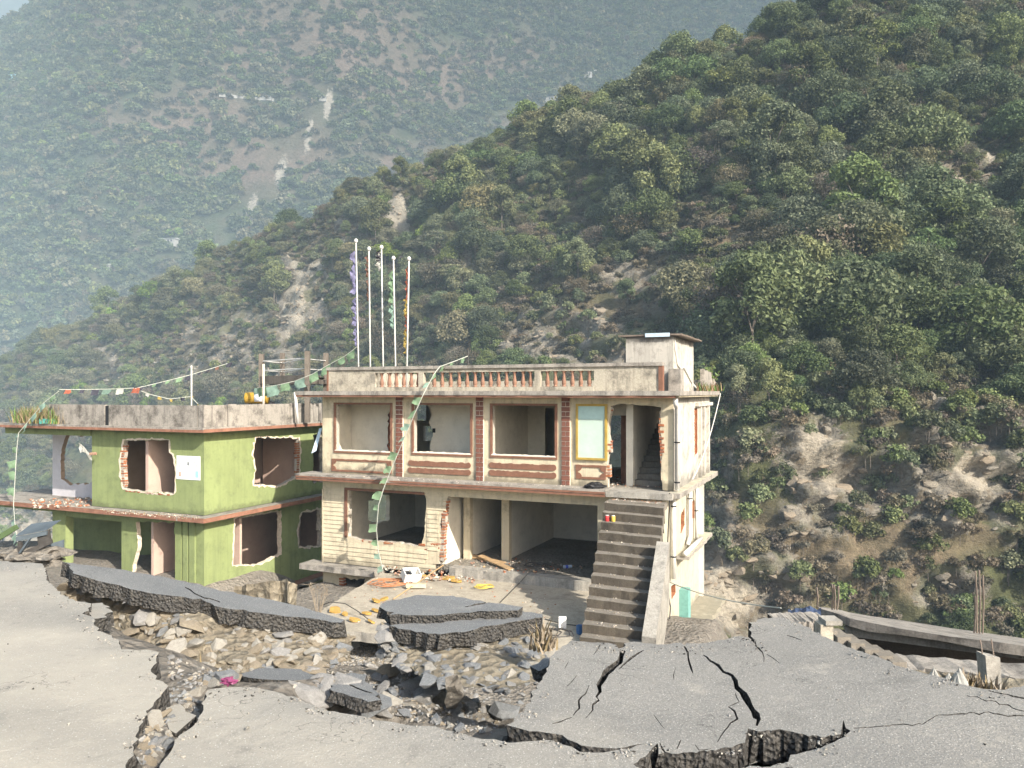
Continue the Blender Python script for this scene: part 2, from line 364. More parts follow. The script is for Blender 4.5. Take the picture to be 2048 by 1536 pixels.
KIND = [  # name, leaves, lumps, rx, rz, leaf, mat, tiers, trunk height, sparse
    ('round', 5000, 34, 3.7, 2.9, .21, 0, False, 2.2, 0), ('layered', 4200, 38, 4.3, 2.4, .2, 1, True, 3.0, .1), ('tall', 5000, 34, 2.9, 4.0, .21, 2, False, 2.4, 0),
    ('dry', 2600, 28, 3.0, 2.2, .15, 3, False, 1.6, .3), ('bright', 3400, 24, 2.7, 2.6, .21, 4, False, 2.4, .1), ('olive', 4400, 30, 3.4, 2.8, .2, 1, False, 2.0, .1),
    ('bush', 1000, 10, 1.7, 1.0, .2, 2, False, .3, .1), ('scrub', 800, 9, 1.6, .8, .17, 3, False, .3, .3)]
src = bpy.data.collections.new('tree_sources')
crowns, trunks = [], []
for i, (nm, nl, nlu, rx, rz, lf, mi, ti, th, sp) in enumerate(KIND):
    V_, F_ = crown_mesh(nm, nl, nlu, rx, rz, lf, 40+i, mi, ti, sp); V_ = [v+Vector((0, 0, th*.75)) for v in V_]
    crowns.append(mesh_of(nm+'_crown', V_, F_, [M_leaf[mi]]))
    tk = trunk_geo(th+rz*.5, .16 if i < 6 else .05, rx, rz, 90+i); trunks.append(tk.mesh(nm+'_trunk', M_bark, True))
    both = mesh_of('%d_%s' % (i, nm), V_+tk.v, F_+[[q+len(V_) for q in f] for f in tk.f], [M_leaf[mi], M_bark], [0]*len(F_)+[1]*len(tk.f))
    src.objects.link(bpy.data.objects.new('%d_%s' % (i, nm), both))
srcf = bpy.data.collections.new('far_tree_sources')
for i, (nl, nlu, rx, rz, lf, mi) in enumerate([(260, 12, 5.2, 3.6, 1.15, 0), (260, 14, 5.6, 3.2, 1.1, 2), (240, 12, 4.6, 4.6, 1.15, 1), (200, 10, 4.2, 2.2, .9, 3), (220, 10, 4.2, 3.4, 1.1, 4)]):
    V_, F_ = crown_mesh('f', nl, nlu, rx, rz, lf, 70+i, mi); srcf.objects.link(bpy.data.objects.new('%d_far' % i, mesh_of('far%d' % i, V_, F_, [M_leaf[mi]])))

def scatter(v, f, n, rng):            # random points spread evenly over a surface
    a, b, c, d = (v[f[:, i]] for i in range(4))
    ar = (np.linalg.norm(np.cross(b-a, c-a), axis=1)+np.linalg.norm(np.cross(c-a, d-a), axis=1))/2
    cum = np.cumsum(ar); k = np.searchsorted(cum, rng.random(n)*cum[-1]); s, t = rng.random(n)[:, None], rng.random(n)[:, None]
    p = (a[k]*(1-s)+b[k]*s)*(1-t)+(d[k]*(1-s)+c[k]*s)*t
    return p, f[k, 0], cum[-1]
def forest(name, pts, idx, rot, scl, coll):
    me = bpy.data.meshes.new(name); me.from_pydata([tuple(p) for p in pts], [], []); me.update()
    for nm, ty, arr in (('variant', 'INT', idx.astype(np.int32)), ('turn', 'FLOAT', rot.astype(np.float32)), ('size', 'FLOAT', scl.astype(np.float32))):
        at = me.attributes.new(nm, ty, 'POINT'); at.data.foreach_set('value', arr)
    o = ob(name, me)
    g = bpy.data.node_groups.new(name, 'GeometryNodeTree')
    g.interface.new_socket('Geometry', in_out='INPUT', socket_type='NodeSocketGeometry'); g.interface.new_socket('Geometry', in_out='OUTPUT', socket_type='NodeSocketGeometry')
    N = g.nodes; L = g.links; gi = N.new('NodeGroupInput'); go = N.new('NodeGroupOutput'); iop = N.new('GeometryNodeInstanceOnPoints'); ci = N.new('GeometryNodeCollectionInfo')
    ci.inputs['Collection'].default_value = coll; ci.inputs['Separate Children'].default_value = True; ci.inputs['Reset Children'].default_value = True
    def na(nm, ty):
        t = N.new('GeometryNodeInputNamedAttribute'); t.data_type = ty; t.inputs['Name'].default_value = nm; return t.outputs[0]
    cx = N.new('ShaderNodeCombineXYZ'); L.new(na('turn', 'FLOAT'), cx.inputs['Z'])
    L.new(gi.outputs[0], iop.inputs['Points']); L.new(ci.outputs[0], iop.inputs['Instance']); iop.inputs['Pick Instance'].default_value = True
    L.new(na('variant', 'INT'), iop.inputs['Instance Index']); L.new(cx.outputs[0], iop.inputs['Rotation']); L.new(na('size', 'FLOAT'), iop.inputs['Scale']); L.new(iop.outputs[0], go.inputs[0])
    md = o.modifiers.new('scatter', 'NODES'); md.node_group = g; return o

rng = np.random.default_rng(5)
p, k, area = scatter(v_near, f_near, 80000, rng)
q_ = (s_near[k, 0] > -250) & (s_near[k, 0] < 2300) & (s_near[k, 1] > -200) & (s_near[k, 1] < 1330) & (((k % 230)/229*1.22) < 1.08) & ((s_near[k, 0] > 1380) | (s_near[k, 1] < 900) | (s_near[k, 0] < 130))
p, k = p[q_], k[q_]
rk, dr, pl = a_near['rock'][k], a_near['dry'][k], a_near['pale'][k]; spx, spy = s_near[k, 0], s_near[k, 1]
def mask(lst, px, py):               # soft cover of a list of patches, trees below a bare patch would hide it
    w = np.zeros(len(px))
    for (cx, cy, rx, ry, st) in lst: w = np.maximum(w, st*np.clip((1.25-np.hypot((px-cx)/rx, (py-cy)/ry))*2, 0, 1))
    return w
hid = 7.0/p[:, 1]*FPX
rk = np.maximum(rk, np.maximum(mask(near_rock, spx, spy-hid*.5), mask(near_rock, spx, spy-hid))); pl = np.maximum(pl, mask(near_pale, spx, spy-hid*.6)); dr = np.maximum(dr, .8*mask(near_dry, spx, spy-hid*.6))
clump = np.array([fnoise(*q, 28, 3) for q in p])
big = (rng.random(len(p)) < .4*np.clip(1.1-rk*1.06-dr*.7-pl*2, 0.015, 1)*np.clip(.75+clump*1.2, .08, 1.2))
small = ~big & (rng.random(len(p)) < np.clip(1-rk*np.where(spx > 1400, .58, .86)-pl*1.2, 0.06, 1)*.85)
sel = big | small; p, k, rk, dr, clump, big, spx, spy = (q[sel] for q in (p, k, rk, dr, clump, big, spx, spy))
big &= ~((spx > 1400) & (spy > 845) & (rng.random(len(p)) < .75)); u = rng.random(len(p)); right = np.clip((spx-900)/800, 0, 1)
idx = np.where(big, np.select([u < .12+.2*right, u < .27, u < .44+.2*right, u < .62+.05*right, u < .68, u < 2], [0, 1, 2, 5, 4, 3]), np.where(u < .5-dr*.3, 6, 7))
u2 = rng.random(len(p)); idx = np.where(big & (idx == 3) & (u2 < .55*right+.1), 0, idx); idx = np.where(big & (idx == 1) & (u2 > .6), 5, idx)
scl = np.where(big, rng.lognormal(-.24, .4, len(p))*(1+.25*clump), rng.uniform(.6, 1.6, len(p)))*np.where(spx < 700, .95, 1.0); scl = np.clip(scl, .35, 2.1)
scl = np.where(big & (spx > 1250) & (spy > 330), scl*1.18, scl)
scl = np.where(p[:, 1] < 135, np.minimum(scl, 1.25), scl); rot = rng.uniform(0, 6.28, len(p)); p = p+np.array([0, 0, -.3])
vis = (spx > 20) & (spx < 2030) & (spy > 10) & ((spy < 690) | ((spx > 1440) & (spy < 1180)))
show = np.where(big & vis, scl*2.2/p[:, 1], 0); chosen = np.argsort(-show)[:280]; mask = np.ones(len(p), bool); mask[chosen] = False
tag(forest('forest', p[mask], idx[mask], rot[mask], scl[mask], src), 'dense mixed woodland and scrub covering the hillside behind the buildings', 'woodland', kind='stuff')
KL = {0: 'dark green round-crowned tree', 1: 'grey-olive tree with flat layered crown', 2: 'tall mid-green leafy tree', 3: 'brownish sparse dry tree', 4: 'bright yellow-green leafy tree', 5: 'dull olive broad-crowned tree'}
def where(px, py):
    if px > 1440 and py < 330: return 'on the upper right ridge'
    if px > 1440: return 'on the slope above the rock cliff' if py < 840 else 'on the bare rock cliff'
    if px > 1000: return 'on the slope above the cream building'
    return 'on the wooded spur behind the flagpoles'
for q in chosen:
    i = int(idx[q]); lab = KL[i]+' '+where(spx[q], spy[q])
    t = empty('hillside_tree', tuple(p[q]), float(rot[q])); t.scale = (float(scl[q]),)*3
    tag(t, lab, 'tree', lab.replace(' tree', ' trees', 1)); ob('crown', crowns[i], t); ob('trunk', trunks[i], t)
t = NT('outcrop_stone'); rnd = t.info('Random'); n1 = t.noise(1.2, 6, .75); n2 = t.noise(3.5, 5, .75, stretch=(1, 1, 3), off=3)
cc = t.mix(t.ramp(t.math('ADD', t.math('MULTIPLY', n1, .5), t.math('MULTIPLY', n2, .5)), (.36, 0), (.62, 1)), (.1, .088, .072), (.33, .295, .235)); cc = t.mix(t.ramp(rnd, (.2, 0), (1, .75)), cc, (.26, .2, .135)); t.bump(n2, .9, .25); M_outc = t.done(cc, .92)
srcr = bpy.data.collections.new('outcrop_sources')
for s_ in range(6):
    r = random.Random(s_+60); bm = bmesh.new()
    for i in range(18):
        d = Vector((r.gauss(0, 1), r.gauss(0, 1), r.gauss(0, 1))).normalized()*r.uniform(.75, 1.1); bm.verts.new((d.x*1.3, d.y*.8, d.z*(.45+.12*s_)))
    bmesh.ops.convex_hull(bm, input=bm.verts); bmesh.ops.delete(bm, geom=[v for v in bm.verts if not v.link_faces], context='VERTS'); me = bpy.data.meshes.new('outcrop'); bm.to_mesh(me); bm.free(); me.materials.append(M_outc); srcr.objects.link(bpy.data.objects.new('%d_outcrop' % s_, me))
q_, kq, _ = scatter(v_near, f_near, 90000, rng); w_ = np.maximum(a_near['rock'][kq], a_near['pale'][kq]*.5); cl_ = np.array([fnoise(*z_, 9, 3) if w_[i_] > .3 else -1 for i_, z_ in enumerate(q_)])
ok_ = (w_ > .45) & (cl_ > -.12) & (s_near[kq, 0] > -50) & (s_near[kq, 0] < 2120) & (rng.random(len(q_)) < .75); q_ = q_[ok_]
tag(forest('rock_outcrops', q_, rng.integers(0, 6, len(q_)), rng.uniform(-.5, .5, len(q_)), np.clip(rng.lognormal(-.75, .5, len(q_)), .2, 1.3), srcr), 'jagged grey rock ledges breaking through the hillside cliff', 'rock', kind='stuff')
p, k, area = scatter(v_far, f_far, 560000, rng)
q_ = (s_far[k, 0] > -200) & (s_far[k, 0] < 2000) & (s_far[k, 1] > -90) & (((k % 130)/129*1.22) < 1.06)
p, k = p[q_], k[q_]
dr, pl = a_far['dry'][k], a_far['pale'][k]; sc_ = [[(a_, b_+5, w_*2.0) for a_, b_, w_ in l_] for l_ in far_scars]; pl = np.maximum(pl, np.array([max(stroke(x_, y_, l_, 0) for l_ in sc_) if 380 < x_ < 700 and 180 < y_ < 540 else 0 for x_, y_ in s_far[k]])); cl = np.array([fnoise(*q, 90, 3) for q in p])
keep = rng.random(len(p)) < np.clip(1.05-dr*.62-pl*1.6, .03, 1)*np.clip(.95+cl*.5, .6, 1)
p, dr = p[keep], dr[keep]; u = rng.random(len(p)); idx = np.select([u < .33, u < .64, u < .83, u < .95-dr*.0], [0, 1, 2, 3], 4); idx = np.where((rng.random(len(p)) < dr*.6), 3, idx)
tag(forest('far_forest', p, idx, rng.uniform(0, 6.28, len(p)), np.clip(rng.lognormal(.1, .3, len(p)), .5, 1.9), srcf), 'distant hazy forest covering the far mountainside', 'woodland', kind='stuff')
# ------------------------------------------------------------------ haze filling the valley
t = bpy.data.materials.new('haze'); t.use_nodes = True; t.node_tree.nodes.clear()
pv = t.node_tree.nodes.new('ShaderNodeVolumePrincipled'); pv.inputs['Color'].default_value = (.58, .8, 1, 1); pv.inputs['Density'].default_value = HAZE_DENSITY; pv.inputs['Anisotropy'].default_value = -.35
mo = t.node_tree.nodes.new('ShaderNodeOutputMaterial'); t.node_tree.links.new(pv.outputs[0], mo.inputs['Volume'])
tag(MB().box(-9000, 11000, -900, 8500, -140, 2900).ob('haze', t), 'pale blue haze filling the valley air', 'haze', kind='stuff')
# ------------------------------------------------------------------ ground, road and the collapse
YAW = RAD(-23.8); RV = Vector((math.cos(YAW), math.sin(YAW), 0)); DV = Vector((-math.sin(YAW), math.cos(YAW), 0))   # along the street / away from it
def uv(x, y): return x*RV.x+y*RV.y, x*DV.x+y*DV.y
def smooth(a, b, x): t = max(0, min(1, (x-a)/(b-a))); return t*t*(3-2*t)
def asphalt(name, c, dust_glare, side=False):
    t = NT(name); geo = t.n.new('ShaderNodeNewGeometry'); co = geo.outputs['Position']
    big = t.noise(.5, 5, .6, co); f = t.noise(60, 4, .7, co, off=2)
    col = t.mix(t.ramp(f, (.3, 0), (.7, 1)), tuple(x*.7 for x in c), tuple(x*1.25 for x in c))
    if not side:
        sx = t.n.new('ShaderNodeSeparateXYZ'); t.l.new(co, sx.inputs[0]); vv = t.math('ADD', t.math('MULTIPLY', sx.outputs[0], DV.x), t.math('MULTIPLY', sx.outputs[1], DV.y))   # bus-window reflection painted in beige over the dust tone, strongest near and left
        uu = t.math('ADD', t.math('MULTIPLY', sx.outputs[0], RV.x), t.math('MULTIPLY', sx.outputs[1], RV.y)); glare_ramp = t.math('ADD', t.math('SUBTRACT', t.math('MULTIPLY', t.math('SUBTRACT', 6.2, vv), .3), t.math('MULTIPLY', t.math('ADD', uu, 4.0), .1)), t.math('MULTIPLY', t.math('SUBTRACT', big, .5), 1.6))
        col = t.mix(t.ramp(glare_ramp, (-.1 if False else 0.0, .08), (.75, .85)), col, dust_glare)
        wv = t.noise(.8, 4, .6, co, off=11); tr_ = t.math('SINE', t.math('ADD', t.math('MULTIPLY', vv, 3.3), t.math('MULTIPLY', wv, 3.0)))      # wheel tracks along the lane
        col = t.mix(t.ramp(tr_, (.3, 0), (.95, .28)), col, tuple(x*.8 for x in c))
        st_ = t.noise(1.7, 7, .72, co, off=17); col = t.mix(t.ramp(st_, (.56, 0), (.7, .5)), col, tuple(x*.62 for x in c)); col = t.mix(t.ramp(st_, (.28, .5), (.42, 0)), col, tuple(min(1, x*1.12) for x in dust_glare))
        hc = t.n.new('ShaderNodeTexVoronoi'); hc.feature = 'DISTANCE_TO_EDGE'; hc.inputs['Scale'].default_value = 1.6
        wp = t.n.new('ShaderNodeVectorMath'); wp.operation = 'ADD'; nz = t.n.new('ShaderNodeTexNoise'); nz.inputs['Scale'].default_value = 2.2; nz.inputs['Detail'].default_value = 6; t.l.new(co, nz.inputs['Vector']); t.l.new(co, wp.inputs[0]); t.l.new(nz.outputs['Color'], wp.inputs[1]); t.l.new(wp.outputs[0], hc.inputs['Vector'])
        col = t.mix(t.math('MULTIPLY', t.ramp(hc.outputs[0], (.0, .8), (.009, 0)), t.ramp(t.noise(.7, 3, .5, co, off=23), (.52, 0), (.6, 1))), col, tuple(x*.25 for x in c))
        sp = t.voro(48, co=co); col = t.mix(t.ramp(sp, (.16, .75), (.27, 0)), col, (.44, .42, .38))
        sp2 = t.voro(21, co=co); col = t.mix(t.ramp(sp2, (.06, .85), (.13, 0)), col, (.62, .6, .55))
        col = t.mix(t.ramp(t.noise(4, 8, .75, co, off=5), (.62, 0), (.72, .45)), col, tuple(x*.45 for x in c))
        t.bump(t.math('ADD', f, t.noise(9, 6, .6, co, off=4)), .55, .02)
    else:
        g = t.voro(26, co=co); col = t.mix(t.ramp(g, (.1, .6), (.4, 0)), col, tuple(min(1, x*2.6) for x in c))
        col = t.mix(t.ramp(t.noise(7, 6, .7, co, off=1), (.5, 0), (.75, .6)), col, dust_glare)
        t.bump(t.math('ADD', g, t.noise(14, 6, .7, co, off=3)), 1.0, .06)
    return t.done(col, .93)
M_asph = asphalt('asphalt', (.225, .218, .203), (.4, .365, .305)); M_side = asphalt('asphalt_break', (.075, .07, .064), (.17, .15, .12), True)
M_asph2 = asphalt('asphalt_fallen', (.165, .17, .172), (.235, .23, .22))
def dirt_mat(name, a, b, c, sc=1.0):
    t = NT(name); geo = t.n.new('ShaderNodeNewGeometry'); co = geo.outputs['Position']
    n1 = t.noise(1.1*sc, 8, .7, co); n2 = t.noise(7*sc, 7, .75, co, off=3); v = t.voro(9*sc, co=co)
    col = t.mix(t.ramp(n1, (.35, 0), (.65, 1)), a, b); col = t.mix(t.ramp(n2, (.5, 0), (.7, .9)), col, c)
    col = t.mix(t.ramp(n2, (.2, .8), (.4, 0)), col, tuple(x*.3 for x in a)); t.bump(t.math('ADD', n2, v), 1.0, .1)
    return t.done(col, .96)
M_dirt = dirt_mat('rubble_soil', (.18, .16, .135), (.27, .24, .2), (.35, .325, .285))
M_bank = dirt_mat('bank_soil', (.2, .17, .125), (.32, .275, .2), (.42, .375, .29), .9)

def crater(x, y):      # 1 where the road has fallen away
    c = 0.0
    for (px, py, z, r, w) in [(620, 1330, -.8, 1.5, 1), (900, 1350, -.8, 1.5, 1), (1000, 1420, -.6, .9, .9), (450, 1300, -.9, 1.2, 1), (250, 1240, -.8, .9, 1),
                          (760, 1420, -.5, .8, .8), (1050, 1330, -.8, .8, 1), (1560, 1500, -.4, .5, .45), (1400, 1535, -.4, .4, .35)]:
        q = G(px, py, z); d = math.hypot(x-q.x, y-q.y)/r
        c = max(c, w*(1-smooth(.45, 1.25, d)))
    return c
def ground_z(x, y):
    u, v = uv(x, y)
    if v < 60:
        z = -.34
        edge = 7.3+.35*math.sin(u*.9)
        if v > edge-1: z = -.34-smooth(edge-.9, edge+6.5, v)*4.2
        if v > 23.5: z = min(z, -4.5-smooth(23.5, 31, v)*3.0-max(0, v-31)*.72)
        gap = (1-smooth(0, 2.2, abs(u+20.0)))*smooth(10, 14, v); z -= gap*1.5
        if u > -3.9 and v > 8.2: z -= smooth(-3.9, -1.9, u)*smooth(8.3, 10.5, v)*9.0
    else: z = -7.5-29*.72-(v-60)*.25
    for (px, py, r_) in ((335, 1400, .5), (310, 1460, .45), (285, 1520, .45)):
        q = G(px, py, -.15); z += .2*(1-smooth(.3, 1.0, math.hypot(x-q.x, y-q.y)/r_))
    z -= crater(x, y)*.62
    if v < 40: z += fnoise(x*1.3, y*1.3, 0, 1.1, 5)*.10*(1+crater(x, y))
    return max(z, -95)
xs = list(np.arange(-16, 12.01, .14)); ys = list(np.arange(3.4, 15, .11))+list(np.arange(15, 42, .5))
xs = [-4000, -1500, -600, -250, -120, -70, -45, -30, -22, -18]+xs+[14, 18, 24, 34, 50, 80, 150, 300, 700, 1500, 4000]; ys = [-800, -300, -100, -40, -15, -5, 0, 2]+ys+list(np.arange(44, 100, 6))+[110, 140, 200, 300, 450, 700]
gv = [(x, y, ground_z(x, y)) for x in xs for y in ys]; ny = len(ys)
gf = [[i*ny+j, (i+1)*ny+j, (i+1)*ny+j+1, i*ny+j+1] for i in range(len(xs)-1) for j in range(ny-1)]
tag(ob('ground', mesh_of('ground', gv, gf, [M_dirt], smooth=True)), kind='structure')

def px2(pts, z=0.0): return [tuple(G(a, b, z)[:2]) for a, b in pts]
def crack(pts, seed=0):               # (px, py, width in px) -> closed thin ragged outline in pixels
    r = random.Random(seed); fine = []
    for (ax, ay, aw), (bx, by, bw) in zip(pts, pts[1:]):
        k = max(1, int(math.hypot(bx-ax, by-ay)/9))
        for j in range(k):
            t = j/k; fine.append((ax+(bx-ax)*t+(r.gauss(0, 1.6) if j else 0), ay+(by-ay)*t+(r.gauss(0, 1.1) if j else 0), (aw+(bw-aw)*t)*r.uniform(.75, 1.3)))
    fine.append(pts[-1]); L, R_ = [], []
    for i, (x, y, w) in enumerate(fine):
        a = fine[max(0, i-1)]; b = fine[min(len(fine)-1, i+1)]; dx, dy = b[0]-a[0], b[1]-a[1]; n = math.hypot(dx, dy) or 1
        w = max(w, .5)/2; L.append((x-dy/n*w, y+dx/n*w)); R_.append((x+dy/n*w, y-dx/n*w))
    return L+R_[::-1]
c4 = lambda z, s=1.0: [(1100+a/4.096, 1180+b/4.096, w*s/4.096) for a, b, w in z]
c5 = lambda z, s=1.0: [(1500+a/3.737, 1150+b/3.737, w*s/3.737) for a, b, w in z]
CR = [c4([(596, 500, 42), (575, 590, 44), (500, 650, 58), (440, 730, 55), (400, 790, 36), (410, 840, 26), (380, 880, 16), (400, 905, 14), (350, 940, 12), (350, 980, 10), (290, 1050, 3)]),
      c4([(770, 500, 5), (715, 530, 12), (655, 572, 16), (600, 620, 14), (560, 662, 4)]), c4([(320, 790, 4), (290, 860, 9), (235, 910, 14), (240, 970, 14), (190, 1030, 6)]), c4([(180, 1045, 5), (90, 1082, 9), (20, 1100, 6)]),
      c4([(1100, 466, 14), (1130, 520, 18), (1140, 600, 16), (1160, 660, 12), (1172, 692, 3)]), c4([(1255, 540, 6), (1310, 590, 14), (1380, 630, 20), (1420, 680, 18), (1490, 710, 26), (1520, 760, 36), (1530, 812, 36), (1590, 870, 44), (1640, 960, 50), (1690, 1040, 52), (1710, 1070, 40), (1692, 1118, 18)]),
      c4([(1516, 850, 5), (1530, 890, 7), (1550, 925, 7), (1462, 962, 9), (1512, 1000, 14), (1535, 1060, 20), (1480, 1090, 10), (1450, 1130, 12), (1400, 1190, 9), (1370, 1240, 5)]),
      c4([(1680, 425, 12), (1685, 465, 14), (1740, 520, 10), (1752, 600, 4)]), c4([(1775, 535, 4), (1850, 585, 6), (1880, 610, 3)]), c5([(775, 1168, 4), (1000, 1162, 7), (1290, 1160, 8), (1390, 1095, 6), (1580, 1080, 9), (1750, 1072, 7), (1900, 1092, 9), (2090, 1090, 7)]),
      c5([(1620, 950, 4), (1800, 985, 7), (2000, 1050, 8), (2100, 1075, 6)]), c5([(1780, 912, 6), (1900, 936, 10), (2100, 975, 10)]), c4([(900, 1244, 8), (922, 1290, 14), (948, 1322, 9)]), c4([(848, 1010, 3), (900, 1080, 6), (940, 1132, 3)]),
      c4([(1030, 640, 3), (1012, 700, 6), (1016, 740, 4)]), c4([(410, 455, 6), (395, 490, 9), (358, 540, 5)]), c4([(120, 660, 3), (140, 620, 5), (150, 600, 3)]), c4([(1040, 1290, 6), (1065, 1235, 9), (1070, 1222, 4)]), c4([(1190, 1260, 5), (1220, 1300, 7), (1320, 1290, 4)]),
      c5([(275, 455, 3), (330, 475, 6), (385, 500, 3)]), c4([(140, 800, 3), (190, 750, 5), (220, 712, 3)])]
PIT = [(1314, 1484), (1317, 1503), (1368, 1503), (1456, 1493), (1489, 1484), (1496, 1458), (1516, 1464), (1559, 1461), (1607, 1471), (1644, 1479), (1684, 1474), (1687, 1446), (1692, 1462), (1702, 1469), (1687, 1480), (1650, 1495), (1623, 1503), (1580, 1511), (1577, 1525), (1540, 1533), (1500, 1531), (1450, 1541), (1380, 1552), (1300, 1542), (1281, 1534), (1266, 1525), (1296, 1506)]
edge = [(247, 1536), (267, 1509), (272, 1477), (278, 1452), (292, 1429), (312, 1398), (336, 1372), (315, 1358), (301, 1344), (315, 1318), (318, 1304), (295, 1300), (244, 1299), (238, 1284), (221, 1273), (199, 1263), (186, 1253), (188, 1238), (167, 1228), (184, 1206), (142, 1198), (122, 1188), (111, 1177), (94, 1160), (91, 1134), (82, 1126), (28, 1124), (0, 1121), (-160, 1108)]
edgeR = [(2048, 1381), (2008, 1391), (1982, 1392), (1928, 1383), (1888, 1369), (1834, 1353), (1792, 1341), (1768, 1327), (1714, 1308), (1660, 1284), (1615, 1257), (1591, 1246), (1564, 1237), (1527, 1236), (1505, 1246), (1500, 1260), (1503, 1273), (1510, 1284), (1506, 1288), (1497, 1276), (1478, 1272), (1451, 1279), (1405, 1287), (1373, 1288), (1368, 1292), (1362, 1287), (1315, 1290), (1266, 1284), (1250, 1289), (1248, 1298), (1240, 1299), (1234, 1291), (1217, 1287), (1185, 1287), (1144, 1285), (1112, 1307), (1101, 1318), (1092, 1351), (1069, 1380), (1060, 1405), (1047, 1424), (1022, 1445), (1012, 1453), (1040, 1458), (1090, 1466), (1123, 1471), (1163, 1489), (1207, 1495), (1246, 1492), (1290, 1484), (1246, 1498), (1207, 1505), (1161, 1501), (1123, 1487), (1100, 1480), (1017, 1487), (987, 1481), (944, 1478), (906, 1465), (868, 1457), (808, 1449), (754, 1441), (725, 1435), (671, 1422), (633, 1414), (600, 1394), (573, 1391), (549, 1381), (508, 1372), (454, 1373), (419, 1377), (408, 1404), (404, 1430), (392, 1444), (372, 1462), (352, 1480), (340, 1500), (318, 1536), (296, 1575), (262, 1640), (236, 1700)]
OUT = px2(edgeR)+[tuple(G(225, 1780)[:2])]+px2([(222, 1660), (232, 1590)])
OUT = rag(OUT+px2(edge), .012, .06, 3, closed=False)
OUT = OUT+[(-30, 21.2), (-30, 6), (-14, -9), (30, -22), (30, -6.2), (9, 4.0)]
def road_dz(x, y):
    u, v = uv(x, y); q = fnoise(x, y, 4, 1.6, 3)*.022
    if u > -3 and v > 4: q += .05*smooth(.4, 3.2, v-4)*(.5+.5*math.sin(u*1.4+.5))
    return q
ip = [(x+random.uniform(-.05, .05), y+random.uniform(-.05, .05)) for x in np.arange(-9, 7, .3) for y in np.arange(3.6, 12, .3)]
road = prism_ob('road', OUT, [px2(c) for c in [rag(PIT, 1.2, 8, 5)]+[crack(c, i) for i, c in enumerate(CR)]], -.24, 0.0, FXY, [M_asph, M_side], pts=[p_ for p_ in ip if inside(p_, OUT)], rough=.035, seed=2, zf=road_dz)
tag(road, kind='structure')

def slab(name, pts, thick, label, group=None, mats=None, seed=0, amp=.02, step=.09, sag=.02, cat='road slab', cracks=()):
    w = [G(a, b, z) for a, b, z in pts]; A_ = np.array([[p_.x, p_.y, 1] for p_ in w]); zz = np.array([p_.z for p_ in w]); sol = np.linalg.lstsq(A_, zz, rcond=None)[0]
    pl_ = lambda x, y: float(sol[0]*x+sol[1]*y+sol[2])+fnoise(x, y, seed*3.1, .9, 4)*sag
    out = rag([(p_.x, p_.y) for p_ in w], amp, step, seed)
    c = sum((Vector(q) for q in out), Vector((0, 0)))/len(out); cz = pl_(c.x, c.y)
    hs = [[tuple(G(a, b, cz)[:2]) for a, b in crack(cr, seed+3)] for cr in cracks]
    xs_ = [q[0] for q in out]; ys_ = [q[1] for q in out]; g = [(x, y) for x in np.arange(min(xs_), max(xs_), .16) for y in np.arange(min(ys_), max(ys_), .16)]
    v, f, m = prism(out, hs, -thick, 0, FXY, pts=[q for q in g if inside(q, out)], rough=.03, seed=seed, zf=pl_)
    v = [q-Vector((c.x, c.y, cz)) for q in v]
    o = ob(name, mesh_of(name, v, f, mats or [M_asph2, M_side], m), loc=(c.x, c.y, cz)); tag(o, label, cat, group); return o
slab('road_slab', [(126, 1134, 0), (200, 1131, 0), (300, 1144, -.1), (394, 1164, -.22), (467, 1183, -.33), (560, 1206, -.46), (602, 1213, -.5), (642, 1225, -.55), (688, 1239, -.6), (682, 1246, -.6), (571, 1234, -.48), (500, 1226, -.4), (440, 1212, -.3), (400, 1198, -.25), (300, 1180, -.1), (220, 1165, -.05), (150, 1152, 0)], .21,
     'long tilted asphalt slab overhanging the stony bank before the green building', seed=11, cracks=[[(370, 1178, 2), (400, 1190, 3), (440, 1194, 2)], [(500, 1206, 2), (540, 1215, 4), (575, 1224, 2)]])
slab('road_slab', [(755, 1214, -.5), (775, 1202, -.5), (830, 1191, -.5), (905, 1192, -.5), (960, 1200, -.5), (1038, 1213, -.5), (1036, 1220, -.5), (960, 1222, -.5), (880, 1228, -.5), (780, 1231, -.52), (782, 1224, -.5)], .16,
     'flat grey asphalt slab at the rear of the broken pair before the cream building', seed=12, cracks=[[(930, 1212, 1), (950, 1208, 3), (975, 1203, 2)]])
slab('road_slab', [(778, 1250, -.62), (860, 1240, -.62), (960, 1226, -.62), (1040, 1220, -.6), (1087, 1228, -.6), (1084, 1234, -.6), (1030, 1241, -.6), (980, 1252, -.62), (930, 1266, -.63), (868, 1270, -.64), (810, 1258, -.63)], .2,
     'pointed grey asphalt slab at the front of the broken pair on the rubble', seed=13)
slab('road_slab', [(480, 1352, -.45), (520, 1336, -.5), (600, 1338, -.5), (648, 1360, -.45), (640, 1366, -.42), (560, 1362, -.4), (500, 1358, -.42)], .16, 'broken asphalt slab beside the pink wrapper in the collapse', seed=14)
slab('road_slab', [(662, 1352, -.45), (700, 1348, -.5), (724, 1352, -.5), (742, 1372, -.45), (760, 1398, -.4), (735, 1402, -.38), (700, 1392, -.4), (664, 1382, -.4)], .1, 'cracked asphalt plate split into blocks in the rubble', seed=15, cracks=[[(680, 1362, 2), (705, 1372, 4), (745, 1388, 2)]])
slab('road_slab', [(470, 1180, -.9), (495, 1163, -.75), (540, 1158, -.7), (585, 1165, -.8), (590, 1172, -.9), (540, 1180, -1.05), (500, 1190, -1.1)], .4, 'upturned asphalt lump with pale gravel underneath, against the green wall', seed=16, mats=[M_asph, M_bank], amp=.05)
